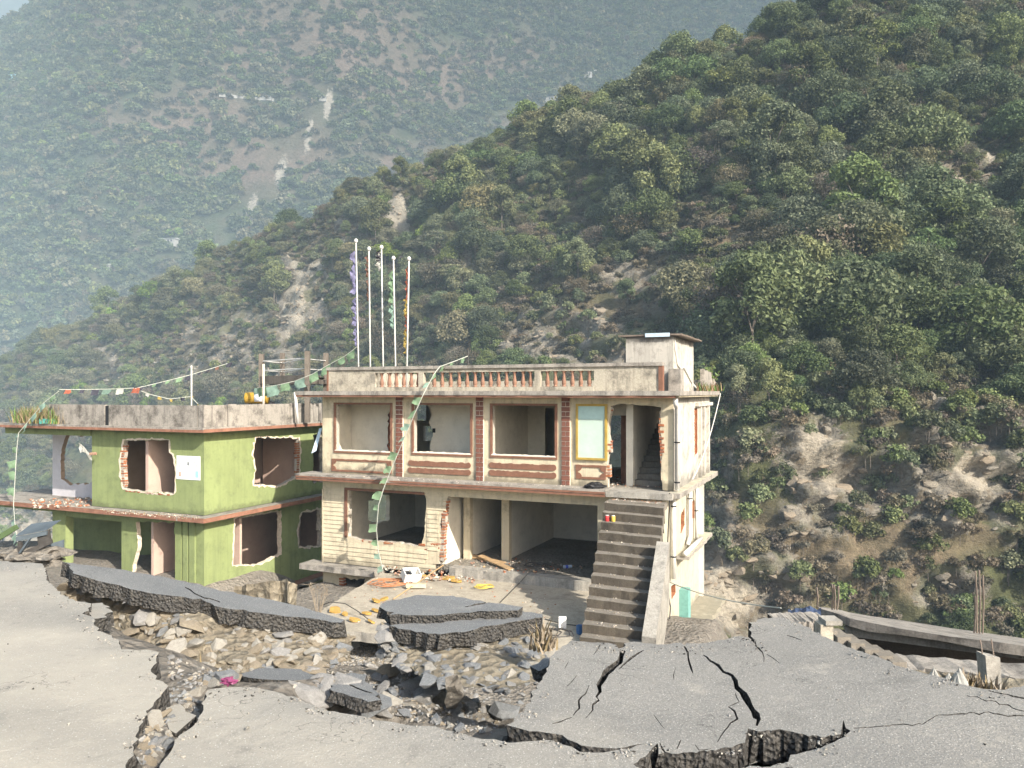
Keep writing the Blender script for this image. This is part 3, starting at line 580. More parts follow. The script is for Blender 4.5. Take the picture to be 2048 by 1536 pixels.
slab('road_slab', [(326, 1438, -.12), (332, 1415, -.12), (352, 1410, -.12), (372, 1416, -.12), (388, 1432, -.12), (372, 1450, -.12), (352, 1469, -.12), (334, 1462, -.12)], .26, 'rounded asphalt lump wedged in the gap between the road halves', seed=17, mats=[M_asph, M_side])
slab('road_slab', [(172, 1226, -.06), (186, 1206, -.08), (206, 1204, -.1), (222, 1220, -.12), (214, 1234, -.1), (190, 1236, -.06)], .16, 'small tilted asphalt flake at the torn left edge of the road', seed=18, mats=[M_asph, M_side])
slab('road_slab', [(1006, 1467, -.1), (1040, 1462, -.08), (1085, 1462, -.05), (1092, 1468, -.06), (1060, 1474, -.1), (1020, 1472, -.12)], .07, 'thin asphalt sliver lying in the crack beside the near road edge', seed=19, mats=[M_asph, M_side], amp=.01)
slab('road_slab', [(1064, 1332, -.3), (1090, 1316, -.3), (1106, 1322, -.3), (1100, 1334, -.3), (1076, 1342, -.3)], .13, 'small grey asphalt chip by the broken corner of the right road plate', seed=20)
slab('road_slab', [(886, 1400, -.9), (893, 1350, -.5), (915, 1345, -.5), (920, 1370, -.7), (914, 1396, -.9)], .12, 'upright pale slab standing on end in the rubble', seed=21, mats=[M_dirt, M_dirt])

# banks of soil and stone under the slabs
ROCKM = []
for i, (a, b) in enumerate([((.38, .365, .34), (.2, .19, .18)), ((.38, .32, .235), (.2, .165, .12)), ((.3, .31, .31), (.14, .14, .145)), ((.47, .44, .38), (.28, .25, .21))]):
    t = NT('stone_%d' % i); n1 = t.noise(5, 8, .75); n2 = t.noise(18, 6, .7, stretch=(1, 1, 2.5), off=4)
    t.bump(n2, .8, .03); ROCKM.append(t.done(t.mix(t.ramp(t.math('ADD', t.math('MULTIPLY', n1, .6), t.math('MULTIPLY', n2, .4)), (.34, 0), (.62, 1)), b, a), .9))
def rock_mesh(seed, mat, flat=.7):
    r = random.Random(seed); bm = bmesh.new()
    for i in range(16):
        d = Vector((r.gauss(0, 1), r.gauss(0, 1), r.gauss(0, 1))).normalized()*r.uniform(.8, 1.05); bm.verts.new((d.x, d.y*r.uniform(.75, 1), d.z*flat))
    bmesh.ops.convex_hull(bm, input=bm.verts); lone = [v for v in bm.verts if not v.link_faces]; bmesh.ops.delete(bm, geom=lone, context='VERTS')
    bmesh.ops.bevel(bm, geom=list(bm.edges), offset=.025, segments=1, affect='EDGES', profile=.5)
    me = bpy.data.meshes.new('rock'); bm.to_mesh(me); bm.free(); me.materials.append(mat); return me
ROCKS = [rock_mesh(s, ROCKM[s % 4], .45+.12*(s % 4)) for s in range(16)]
def bank(name, top, bot, cols, rows, bulge, seed, label, n_stone, smin, smax, kinds):
    T = [G(a, b, z) for a, b, z in top]; B = [G(a, b, z) for a, b, z in bot]
    def along(L, t):
        k = t*(len(L)-1); i = min(int(k), len(L)-2); return L[i].lerp(L[i+1], k-i)
    vs_ = []
    for i in range(cols):
        a, b = along(T, i/(cols-1)), along(B, i/(cols-1)); out_ = Vector((b.x-a.x, b.y-a.y, 0)); out_ = out_.normalized() if out_.length > .01 else Vector((0, -1, 0)); out_ = (out_*.4+Vector((0, -.7, 0)))
        for j in range(rows):
            s = j/(rows-1); q = a.lerp(b, s); w = min(1, s*5)
            vs_.append(q+out_*w*(bulge*fnoise(q.x, q.y, q.z+seed, .32, 5)-.06)+Vector((0, 0, -.02)))
    fs_ = [[i*rows+j, i*rows+j+1, (i+1)*rows+j+1, (i+1)*rows+j] for i in range(cols-1) for j in range(rows-1)]
    o = ob(name, mesh_of(name, vs_, fs_, [M_bank])); tag(o, label, 'bank', kind='structure')
    r = random.Random(seed)
    for i in range(n_stone):
        q = vs_[r.randrange(cols)*rows+r.randrange(1, rows)]; s = (smin*.7+(smax-smin*.7)*r.random()**1.7)*(1.5 if r.random() < .12 else 1)
        ob('stone', ROCKS[r.choice(kinds)], o, q+Vector((r.uniform(-.05, .05), r.uniform(-.05, .045), -.01)), (r.uniform(-.5, .5), r.uniform(-.5, .5), r.uniform(0, 6.3)), (s*r.uniform(.8, 1.5), s, s*r.uniform(.6, 1)))
    return o
tan_k = [1, 3, 5, 7, 9, 11, 13, 15, 0, 2]; grey_k = [0, 2, 4, 6, 8, 10, 12, 14, 3]
bank('earth_bank', [(132, 1160, -.12), (220, 1176, -.2), (310, 1196, -.28), (400, 1218, -.4), (500, 1246, -.58), (600, 1256, -.68), (700, 1266, -.8)], [(120, 1205, -.5), (200, 1250, -.7), (300, 1300, -.8), (400, 1345, -.85), (500, 1350, -.85), (600, 1340, -.9), (700, 1325, -.95)], 90, 22, .16, 4, 'tan stony earth bank under the long asphalt slab', 300, .05, .16, tan_k)
bank('earth_bank', [(762, 1240, -.6), (800, 1262, -.78), (868, 1285, -.82), (940, 1276, -.8), (1000, 1262, -.8), (1084, 1244, -.76)], [(770, 1310, -1.0), (810, 1335, -1.0), (880, 1365, -.95), (950, 1375, -.95), (1020, 1380, -.95), (1095, 1350, -.95)], 60, 20, .14, 9, 'grey stony bank under the pair of broken asphalt slabs', 230, .04, .13, grey_k)
# loose rocks that show singly, and the finer rubble
rr = random.Random(21)
from mathutils.bvhtree import BVHTree
GB = BVHTree.FromPolygons([Vector(v) for v in gv], gf)
def ray_ground(px, py):
    h = GB.ray_cast(Vector((0, 0, CZ)), Vector(((px-CX)/FPX, 1, -(py-HY)/FPX)).normalized(), 40); return h[0]
zones = [((1010, 1300), 'beside the right road plate'), ((860, 1400), 'in the middle of the collapse'), ((600, 1380), 'by the near edge of the collapse'), ((300, 1420), 'in the gap between the road halves'), ((640, 1300), 'below the long asphalt slab')]
poly_cr = [(330, 1310), (420, 1340), (640, 1270), (760, 1280), (1080, 1360), (1060, 1400), (1010, 1440), (980, 1470), (860, 1450), (740, 1425), (650, 1400), (600, 1380), (520, 1350), (400, 1375), (395, 1430), (300, 1530), (268, 1530), (300, 1430), (340, 1370)]
cnt = 0
while cnt < 210:
    px, py = rr.uniform(260, 1090), rr.uniform(1260, 1535)
    if not inside((px, py), poly_cr): continue
    q = ray_ground(px, py)
    if q is None or inside((q.x, q.y), OUT): continue
    s = min(.26, .05+rr.expovariate(1/.055)); s = s*.6 if px < 420 else s; k = rr.choice(grey_k if px > 560 else tan_k+grey_k)
    o = ob('rock', ROCKS[k], None, q+Vector((0, 0, s*rr.uniform(-.15, .2))), (rr.uniform(-.6, .6), rr.uniform(-.6, .6), rr.uniform(0, 6.3)), (s*rr.uniform(.8, 1.4), s, s*rr.uniform(.6, 1)))
    zn = min(zones, key=lambda z_: math.hypot(z_[0][0]-px, z_[0][1]-py))[1]; sz = 'large' if s > .14 else 'fist-sized' if s < .075 else 'middle-sized'; cl_ = ['pale grey', 'tan brown', 'dark grey', 'light buff'][k % 4]
    tag(o, '%s %s angular rock lying %s' % (sz, cl_, zn), 'rock', '%s %s rocks %s' % (sz, cl_, zn)); cnt += 1
for (px, py, s, k, lab) in [(855, 1370, .2, 0, 'biggest rounded grey boulder at the middle of the collapse'), (1000, 1360, .24, 4, 'broad grey boulder below the broken slab pair'), (1045, 1365, .22, 8, 'grey block leaning on the torn edge of the right road plate'), (1010, 1432, .22, 6, 'flat grey rock projecting over the near crack'), (710, 1440, .14, 3, 'squat buff rock half over the near road lip'), (780, 1350, .2, 1, 'tan boulder on the rubble slope below the slab pair'), (735, 1275, .16, 8, 'grey slab-like stone beside the left tip of the slab pair')]:
    q = ray_ground(px, py)
    if q: tag(ob('boulder', ROCKS[k], None, q+Vector((0, 0, s*.25)), (.2, .1, k), (s*1.2, s, s*.9)), lab, 'boulder')
def rubble(name, polys, n, smin, smax, label, seed, mats=None, zf=None, surf=None):
    r = random.Random(seed); mb = MB(); k = 0; tries = 0
    while k < n and tries < n*12:
        tries += 1; pl_ = r.choice(polys); xs_ = [q[0] for q in pl_]; ys_ = [q[1] for q in pl_]; px, py = r.uniform(min(xs_), max(xs_)), r.uniform(min(ys_), max(ys_))
        if not inside((px, py), pl_): continue
        q = surf(px, py)
        if q is None: continue
        s = smin+(smax-smin)*r.random()**2.5
        R_ = Matrix.Rotation(r.uniform(0, 6.3), 3, 'Z') @ Matrix.Rotation(r.uniform(-.8, .8), 3, 'X')
        v = [R_ @ Vector((x*s*r.uniform(.6, 1.1), y*s*r.uniform(.5, 1), z*s*r.uniform(.4, .8)))+q for x, y, z in ((1, 0, 0), (-.5, .9, 0), (-.5, -.9, 0), (.1, .1, 1), (0, 0, -.6))]
        mb.add(v, [[0, 1, 3], [1, 2, 3], [2, 0, 3], [1, 0, 4], [2, 1, 4], [0, 2, 4]], r.randrange(len(mats or ROCKM))); k += 1
    return tag(mb.ob(name, mats or ROCKM), label, 'rubble', kind='stuff')
def surf_c(px, py):
    q = ray_ground(px, py); return None if q is None or inside((q.x, q.y), OUT) else q
rubble('rubble', [poly_cr, [(640, 1260), (690, 1235), (780, 1235), (800, 1330), (620, 1330)]], 7000, .012, .06, 'fine broken stone and grit covering the collapse', 33, surf=surf_c)

def surf_r(px, py):
    q = G(px, py, .0); return q+Vector((0, 0, road_dz(q.x, q.y)+.004)) if inside((q.x, q.y), OUT) else None
gz_ = [[(a-26, b-5), (a+26, b-5), (a+30, b+10), (a-22, b+12)] for a, b in [(x, y+8) for x, y in edgeR[::2]+edge[::2]+PIT[::3] if 0 < x < 2048 and y < 1530]]
rubble('gravel', gz_+[[(0, 1130), (300, 1320), (250, 1530), (0, 1530)], [(420, 1390), (1000, 1500), (1300, 1530), (330, 1536)], [(1100, 1330), (1500, 1290), (2040, 1420), (2040, 1536), (1700, 1500), (1100, 1450)]], 1500, .004, .02, 'loose grit and crumbs of asphalt scattered on the cracked road', 61, [M_asph, M_side, ROCKM[0], ROCKM[3]], surf=surf_r)
# ------------------------------------------------------------------ buildings
class Frame:                          # a building's own axes: x along the street, y away from it, z up
    def __init__(s, O): s.O = Vector((O[0], O[1], 0)); s.c = s.loc((0, 0, CZ))
    def loc(s, p): q = Vector(p)-s.O; return Vector((q.dot(RV), q.dot(DV), q.z))
    def ray(s, px, py): d = Vector(((px-CX)/FPX, 1, -(py-HY)/FPX)); return Vector((d.dot(RV), d.dot(DV), d.z))
    def f(s, px, py, y=0.0): d = s.ray(px, py); t = (y-s.c.y)/d.y; return (s.c.x+d.x*t, s.c.z+d.z*t)      # on the plane y -> (x, z)
    def s(s, px, py, x=0.0): d = s.ray(px, py); t = (x-s.c.x)/d.x; return (s.c.y+d.y*t, s.c.z+d.z*t)      # on the plane x -> (y, z)
    def z(s, px, py, z): d = s.ray(px, py); t = (z-s.c.z)/d.z; return (s.c.x+d.x*t, s.c.y+d.y*t)          # on the level z -> (x, y)
    def fx(s, px, y=0.0): return s.f(px, HY, y)[0]
    def fz(s, px, py, y=0.0): return s.f(px, py, y)[1]
M_cream = plaster('cream_plaster', (.6, .52, .37), (.2, .175, .13), .62, bands=((-.47, .0, .75), (-3.8, -3.3, .6)))
M_creamin = plaster('cream_inside', (.74, .69, .58), (.3, .26, .2), .25, streak=False)
M_white = plaster('grey_white_render', (.5, .465, .405), (.14, .13, .115), .75, bands=((4.3, 3.9, .85), (2.4, 2.0, .7), (-.5, .1, .6)))
M_pale = plaster('pale_side_wall', (.5, .455, .35), (.22, .2, .15), .55, bands=((-.75, -1.2, .5), (-5.3, -4.7, .6)))
M_brown = plain('brown_paint', (.2, .1, .065), .75, .25, 6)
M_tile = plain('brown_tile', (.175, .075, .052), .7, .3, 5)
M_grout = plain('grout', (.6, .55, .46), .9, .1)
M_brick = [plain('brick_%d' % i, c, .95, .3, 14, .6, dist=.01) for i, c in enumerate([(.33, .125, .06), (.37, .16, .08), (.27, .11, .065), (.33, .2, .14)])]
M_mortar = plain('mortar', (.42, .38, .32), .95, .3, 18, .8, dist=.01)
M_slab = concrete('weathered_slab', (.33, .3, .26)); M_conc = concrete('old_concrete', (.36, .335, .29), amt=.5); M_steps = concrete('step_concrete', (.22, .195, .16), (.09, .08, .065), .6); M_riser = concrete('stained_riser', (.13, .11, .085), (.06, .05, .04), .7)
M_dirtyp = concrete('stained_parapet', (.43, .385, .305), (.1, .09, .075), .8)
M_floor = dirt_mat('dusty_floor', (.2, .18, .15), (.3, .27, .22), (.36, .33, .28)); M_apron = concrete('apron_concrete', (.42, .37, .29), (.2, .175, .14), .6)
M_pipe = plain('pipe_plastic', (.62, .6, .56), .5, .12, 4, .1); M_black = plain('black_plastic', (.02, .02, .022), .5, .2); M_cable = plain('cable', (.06, .055, .05), .6)
M_yellow = plain('ochre_paint', (.38, .26, .06), .6, .18, 5); M_mint = plaster('mint_board', (.48, .59, .51), (.38, .46, .38), .35, 1.6, False, .55); M_blue2 = plain('pale_blue_band', (.38, .53, .5), .55, .08)
M_wood = plain('raw_wood', (.42, .28, .15), .85, .3, 4, .4); M_tin = plain('rusty_tin', (.2, .16, .13), .6, .35, 3, .3, metal=.3); M_lblue = plain('pale_blue_sheet', (.5, .62, .7), .5, .1, 3)

FM = Frame((4.88, 23.1)); B = empty('cream_building', (4.88, 23.1, 0), YAW)
tag(B, 'gutted two-storey cream building with brown trim, flat roof and baluster parapet', 'building')
XL = FM.fx(645); DEP = FM.s(1419, 785)[0]; ZR0, ZR1, ZM0, ZM1 = 2.36, 2.53, -.70, -.47; ZF, ZA = -3.45, -3.72
def ragpx(pts, amp, step, seed): return rag(pts, amp, step, seed)
def rect(f, x0, y0, x1, y1): a, b, zl_, zh_ = f(x0, y1)[0], f(x1, y1)[0], f((x0*2+x1)/3, y1)[1], f((x0*2+x1)/3, y0)[1]; return [(a, zl_), (b, zl_), (b, zh_), (a, zh_)]
def brick_edge(parent, line, y0, y1, seed, fr='f', w=.07, h=.075):        # bricks showing along a broken edge, one by one
    r = random.Random(seed)
    ks = [Vector(p_).lerp(Vector(q_), i/4) for p_, q_ in zip(line, line[1:]) for i in range(4)]+[Vector(line[-1])]; vert = abs(line[0][1]-line[-1][1]) > abs(line[0][0]-line[-1][0])
    o1, o2 = [], []
    for p_ in ks: k_ = w*r.uniform(.55, .95); o1.append((p_.x-k_, p_.y) if vert else (p_.x, p_.y-k_*.5)); o2.append((p_.x+k_, p_.y) if vert else (p_.x, p_.y+k_*.5))
    prism_ob('mortar_core', o1+o2[::-1], [], y0+.02, y1-.02, FXZ if fr == 'f' else FYZ, [M_mortar, M_mortar], parent)
    for (ax, az), (bx, bz) in zip(line, line[1:]):
        n = max(1, int(math.hypot(bx-ax, bz-az)/.095))
        for i in range(n):
            t = (i+.5)/n; x, z = ax+(bx-ax)*t, az+(bz-az)*t; ww = w*r.uniform(.7, 1.15)
            key = ('brick', r.randrange(4)); me = BRK[key[1]]
            o = ob('brick', me, parent); o.scale = (ww, (y1-y0)*.5*r.uniform(.75, 1.0), h*.5*r.uniform(.8, 1.1)); yy = (y0+y1)/2+r.uniform(-.02, .01)
            o.location = (x+r.uniform(-.015, .015), yy, z) if fr == 'f' else (yy, x, z)
            if fr != 'f': o.scale = ((y1-y0)*.5, ww, h*.5)
            o.rotation_euler = (0, r.uniform(-.08, .08), r.uniform(-.1, .1))
BRK = []
for m_ in M_brick:
    bm = bmesh.new(); bmesh.ops.create_cube(bm, size=2.0); bmesh.ops.bevel(bm, geom=list(bm.edges), offset=.14, segments=1, affect='EDGES'); me = bpy.data.meshes.new('brick'); bm.to_mesh(me); bm.free(); me.materials.append(m_); BRK.append(me)
f = FM.f
# upper front wall with its window openings
W1 = rect(f, 672, 809, 781, 902); W2 = rect(f, 828, 810, 941, 906); W3 = rect(f, 985, 811, 1110, 911)
DOOR = [f(1216, 966), f(1325, 972), f(1322, 940), f(1326, 900), f(1320, 860), f(1322, 815), f(1300, 811), f(1240, 808), f(1222, 812), f(1217, 850), f(1220, 890), f(1214, 930)]
prism_ob('upper_front_wall', [(XL, ZM1), (DOOR[0][0]-.002, ZM1), *[(a, max(b, ZM1+.01)) for a, b in rag(DOOR[::-1][:-1], .012, .12, 4, closed=False)][0:], (DOOR[1][0], ZM1), (0, ZM1), (0, ZR0), (XL, ZR0)], [W1, W2, W3], 0.0, .2, FXZ, [M_cream, M_mortar], B)
brick_edge(B, [f(1326, 962), f(1325, 900), f(1322, 860), f(1324, 822)], .0, .2, 3, w=.09); brick_edge(B, [f(1217, 955), f(1216, 930)], .0, .2, 5); brick_edge(B, [f(1219, 905), f(1218, 880)], .0, .2, 6); brick_edge(B, [f(1219, 826), f(1222, 815)], .0, .2, 8)
# brown painted surrounds
def surround(w, t, name, mat, y=-.035):
    (x0, z0), (x1, z1) = w[0], w[2]; mb = MB()
    mb.box(x0-t, x1+t, y, .03, z1, z1+t*.8); mb.box(x0-t, x1+t, y, .03, z0-t, z0); mb.box(x0-t, x0, y, .03, z0+.002, z1-.002); mb.box(x1, x1+t, y, .03, z0+.002, z1-.002); return mb.ob(name, mat, B)
for w in (W1, W2, W3): surround(w, .085, 'window_surround', M_brown)
for w, sd in ((W1, 1), (W2, 2), (W3, 3)):   # chipped plaster line on the sills
    pts = [(w[0][0]-.05, w[0][1]-.012)]+[(w[0][0]+(w[1][0]-w[0][0])*i/24, w[0][1]+.012+random.uniform(0, .03)) for i in range(25)]+[(w[1][0]+.05, w[0][1]-.012)]
    prism_ob('sill', pts, [], -.038, .15, FXZ, [M_creamin, M_creamin], B)
def panel(px0, py0, px1, py1, kind, seed):
    x0, z0 = f(px0, py1); x1 = f(px1, py0)[0]; z1 = f(px0, py0)[1]
    if kind == 'bar':
        r_ = (z1-z0)/2; o_ = [(x0+r_+r_*math.cos(a), z0+r_+r_*math.sin(a)) for a in np.linspace(math.pi/2, 1.5*math.pi, 8)]+[(x1-r_+r_*math.cos(a), z0+r_+r_*math.sin(a)) for a in np.linspace(-math.pi/2, math.pi/2, 8)]
        r = random.Random(seed); o_ += [(x1-r_-(x1-x0-2*r_)*i/30, z1-r.uniform(0, .035)) for i in range(1, 30)]
        prism_ob('painted_band', o_, [], -.03, .01, FXZ, [M_brown, M_brown], B)
    else:
        t = .07; q = .13; a0, a1, b0, b1 = x0+t, x1-t, z0+t, z1-t; hole = []
        for (cx, cz, s0) in ((a0, b0, 0), (a1, b0, 1), (a1, b1, 2), (a0, b1, 3)):
            ang = np.linspace(math.pi/2-s0*0, 0, 5) if s0 == 0 else None
            A_ = {0: np.linspace(90, 0, 5), 1: np.linspace(180, 90, 5), 2: np.linspace(270, 180, 5), 3: np.linspace(360, 270, 5)}[s0]
            hole += [(cx+q*math.cos(RAD(a)), cz+q*math.sin(RAD(a))) for a in A_]
        prism_ob('painted_band', rag([(x0, z0), (x1, z0), (x1, z1), (x0, z1)], .006, .1, seed), [hole], -.03, .01, FXZ, [M_brown, M_brown], B)
panel(664, 917, 783, 942, 'frame', 1); panel(817, 920, 942, 931, 'bar', 2); panel(816, 934, 942, 945, 'bar', 3); panel(978, 924, 1113, 936, 'bar', 4); panel(978, 939, 1113, 951, 'bar', 5); panel(1152, 929, 1212, 957, 'frame', 6)
# brown brick-pattern pilasters, tile by tile
tl = {}
def tile_mesh(w, h):
    k = (round(w, 3), round(h, 3))
    if k not in tl:
        bm = bmesh.new(); bmesh.ops.create_cube(bm, size=1.0); bmesh.ops.scale(bm, vec=(w, .03, h), verts=bm.verts); bmesh.ops.bevel(bm, geom=list(bm.edges), offset=.006, segments=1, affect='EDGES'); me = bpy.data.meshes.new('tile'); bm.to_mesh(me); bm.free(); me.materials.append(M_tile); tl[k] = me
    return tl[k]
for pa, pb in ((793, 807), (953, 968), (1124, 1141)):
    x0, x1 = f(pa, 860)[0], f(pb, 860)[0]; p_ = MB().box(x0, x1, -.05, .03, ZM1+.002, ZR0-.002).ob('brick_pattern_pilaster', M_grout, B); n = 18; hh = (ZR0-ZM1)/n
    for i in range(n):
        zc = ZM1+hh*(i+.5); w = x1-x0
        if i % 2: ob('tile', tile_mesh(w-.006, hh-.02), p_, ((x0+x1)/2, -.055, zc))
        else:
            for s in (-1, 1): ob('tile', tile_mesh(w/2-.02, hh-.02), p_, ((x0+x1)/2+s*w/4, -.055, zc))
# notice board
(bx0, bz0), (bx1, bz1) = f(1152, 919, -.05), f(1214, 808, -.05); nb = MB(); t_ = .07
nb.box(bx0, bx1, -.08, -.004, bz1-t_, bz1); nb.box(bx0, bx1, -.08, -.004, bz0, bz0+t_); nb.box(bx0, bx0+t_, -.08, -.004, bz0+t_+.001, bz1-t_-.001); nb.box(bx1-t_, bx1, -.08, -.004, bz0+t_+.001, bz1-t_-.001)
NB = ob('notice_board', nb.mesh('notice_board', M_yellow), None); NB.matrix_world = Matrix.Translation(Vector((4.88, 23.1, 0))) @ Matrix.Rotation(YAW, 4, 'Z'); tag(NB, 'ochre-framed pale mint notice board beside the broken upper doorway', 'board')
MB().box(bx0+t_-.01, bx1-t_+.01, -.045, -.006, bz0+t_-.01, bz1-t_+.01).ob('board', M_mint, NB); MB().box(bx0+t_+.002, bx1-t_-.002, -.049, -.046, bz1-t_-.42, bz1-t_-.004).ob('top_band', M_blue2, NB)
# slabs
def slab_box(name, x0, x1, y0, y1, z0, z1, mats, seed, parent, amp=.012):
    return prism_ob(name, rag([(x0, y0), (x1, y0), (x1, y1), (x0, y1)], amp, .25, seed), [], z0, z1, FXY, mats, parent)
OV = .62; XRO = .32
rs = slab_box('roof_slab', XL-.78, XRO, -OV, DEP+.4, ZR0+.05, ZR1+.02, [M_slab, M_slab], 1, B)
MB().box(XL-.76, XRO-.15, -OV+.03, -OV+.09, ZR0-.02, ZR0+.049).ob('fascia', M_brown, rs); MB().box(XL-.7, XRO-.05, -OV+.1, DEP+.35, ZR0, ZR0+.0495).ob('soffit', M_cream, rs)
xe = FM.fx(1211, -OV)
ms = slab_box('floor_slab', XL-.74, xe, -OV, .35, ZM0+.08, ZM1, [M_slab, M_slab], 2, B); slab_box('floor_slab', xe+.004, .1, -.62, .35, ZM0+.02, ZM1-.03, [M_conc, M_conc], 3, B, .02); MB().box(XL+.02, -.02, .352, DEP-.02, ZM0+.08, ZM1-.004).ob('floor_slab', M_floor, B)
MB().box(XL-.72, xe-.02, -OV-.012, -OV+.05, ZM0+.01, ZM0+.079).ob('fascia', M_brown, ms); MB().box(XL-.72, xe-.02, -OV-.03, -OV+.05, ZM0+.1, ZM0+.16).ob('fascia', M_brown, ms)
slab_box('side_ledge', -.1, .28, -.4, DEP+.25, ZM0+.05, ZM1-.02, [M_pale, M_slab], 4, B)
MB().box(XL+.01, -.36, -.005, .22, ZM0-.36, ZM0+.078).ob('lintel_beam', M_cream, B)
# lower storey front: siding wall with a broken window, a broken brick pier, open garage bay
zb = -3.78
outer = [(XL, zb), f(878, 1128), f(880, 1105), f(884, 1080), f(880, 1050), f(888, 1010), f(893, 1000), f(898, 984)]; outer = [(a, max(b, zb)) for a, b in outer[:1]+rag(outer[1:], .018, .12, 9, closed=False)]+[(f(898, 984)[0], ZM0-.361), (XL, ZM0-.361)]
WL = [f(697, 1073), f(720, 1080), f(760, 1083), f(800, 1086), f(830, 1092), f(843, 1086), f(848, 1075), f(850, 1040), f(853, 1010), f(849, 985), f(849, 983), f(697, 980)]
prism_ob('lower_front_wall', outer, [rag(WL, .012, .1, 12)], 0.0, .2, FXZ, [M_cream, M_mortar], B)
brick_edge(B, [f(884, 1122), f(884, 1085), f(887, 1050), f(889, 1008), f(893, 1000)], -.01, .2, 7, w=.1); brick_edge(B, [f(722, 1082), f(742, 1084)], -.01, .2, 14, w=.09); brick_edge(B, [f(768, 1086), f(785, 1087)], -.01, .2, 15, w=.09); brick_edge(B, [f(838, 1090), f(880, 1088)], -.012, .1, 16, w=.08); brick_edge(B, [f(850, 1100), f(878, 1096)], -.012, .1, 17, w=.08)
MB().box(f(690, 1000)[0], f(695, 1000)[0], -.05, .05, f(692, 1074)[1], f(692, 980)[1]).ob('window_surround', M_brown, B); MB().box(f(690, 1000)[0]+.001, f(849, 1000)[0], -.045, .05, f(692, 980)[1]+.002, f(692, 975)[1]).ob('window_surround', M_brown, B)
def board(x0, x1, z0, z1, y=-.03):
    ob('siding_board', mesh_of('siding_board', [(x0, y, z0), (x1, y, z0), (x1, y+.022, z1), (x0, y+.022, z1), (x0, .0, z0), (x1, .0, z0), (x1, .0, z1), (x0, .0, z1)], [[0, 1, 2, 3], [4, 7, 6, 5], [0, 4, 5, 1], [1, 5, 6, 2], [2, 6, 7, 3], [3, 7, 4, 0]], [M_cream]), B)
nrow = 17; z0, z1 = zb+.03, ZM0-.38; hh = (z1-z0)/nrow; xw0, xw1 = f(690, 1000)[0], f(852, 1030)[0]
r_ = random.Random(3)
for i in range(nrow):
    a, b = z0+hh*i, z0+hh*(i+1)-.012; zs = f(700, 1076)[1]
    if b < zs-.06: board(XL+.06, f(845+18*i/6+r_.uniform(-5, 5), 1100)[0] if i > 1 else f(872, 1110)[0], a, b)
    else:
        board(XL+.06, xw0-.004, a, b); board(xw1+.03+r_.uniform(0, .04), f(876+r_.uniform(-4, 3), 1050)[0] if i < nrow-3 else f(892, 1000)[0], a, b)
MB().box(XL, XL+.055, -.04, .0, zb, ZM0-.37).ob('corner_trim', M_cream, B)
# siding between the stair and the corner, and the side wall
XS = -.36
MB().box(f(1195, 1050)[0], XS-.002, .0, .2, -12, ZM0+.018).ob('lower_front_wall', M_cream, B)
for i in range(14):
    a = -3.3+.19*i; board(f(1262, 1050)[0], XS-.06, a, a+.178)
sv = FM.s
hole1 = [sv(1361, 1068, XS), sv(1369, 1050, XS), sv(1369, 1015, XS), sv(1362, 1030, XS)]; hole2 = [sv(1384, 1040, XS), sv(1389, 1035, XS), sv(1389, 1000, XS), sv(1384, 1003, XS)]; hole3 = [sv(1343, 1200, XS), sv(1351, 1185, XS), sv(1351, 1168, XS), sv(1343, 1172, XS)]
prism_ob('lower_side_wall', [(.0, -16), (DEP, -16), (DEP, ZM0+.05), (0, ZM0+.05)], [rag(h, .02, .15, i) for i, h in enumerate((hole1, hole2, hole3))], XS-.2, XS, FYZ, [M_pale, M_brick[1]], B)
US = [(.205, ZM1-.02), (DEP, ZM1-.02), (DEP, ZR0), (.205, ZR0)]; hs1 = [sv(1389, 915), sv(1395, 905), sv(1395, 818), sv(1389, 815)]
prism_ob('upper_side_wall', US, [rag(hs1, .02, .15, 8)], -.2, 0.0, FYZ, [M_white, M_brick[0]], B); brick_edge(B, [sv(1390, 912), sv(1390, 820)], -.18, .0, 18, fr='s', w=.12)
for px in (1398, 1405, 1414): a = sv(px, 880)[0]; MB().box(.002, .09, a-.12, a+.12, ZM1-.02, ZR0-.28).ob('side_pilaster', M_white, B)
MB().box(.001, .13, sv(1390, 880)[0], DEP+.02, ZR0-.34, ZR0-.22).ob('side_band', M_white, B)
lh = [sv(737, 1042, XL+.2), sv(757, 1046, XL+.2), sv(779, 1040, XL+.2), sv(779, 990, XL+.2), sv(760, 988, XL+.2), sv(758, 997, XL+.2), sv(737, 1001, XL+.2)]
prism_ob('left_wall', [(.205, -7), (DEP, -7), (DEP, ZR0), (.205, ZR0)], [rag(lh, .02, .12, 3)], XL, XL+.2, FYZ, [M_creamin, M_creamin], B)
# back wall: openings that let the hillside show through
by = DEP-.2; fb = lambda a, b: f(a, b, by)
bo = [rect(fb, 826, 800, 852, 841), rect(fb, 847, 852, 868, 882), rag([fb(1219, 945), fb(1243, 948), fb(1243, 826), fb(1230, 822), fb(1219, 830)], .02, .15, 2)]
prism_ob('back_wall', [(XL+.2, -7), (-.2, -7), (-.2, ZR0), (XL+.2, ZR0)], bo, by, by+.2, FXZ, [M_creamin, M_mortar], B)
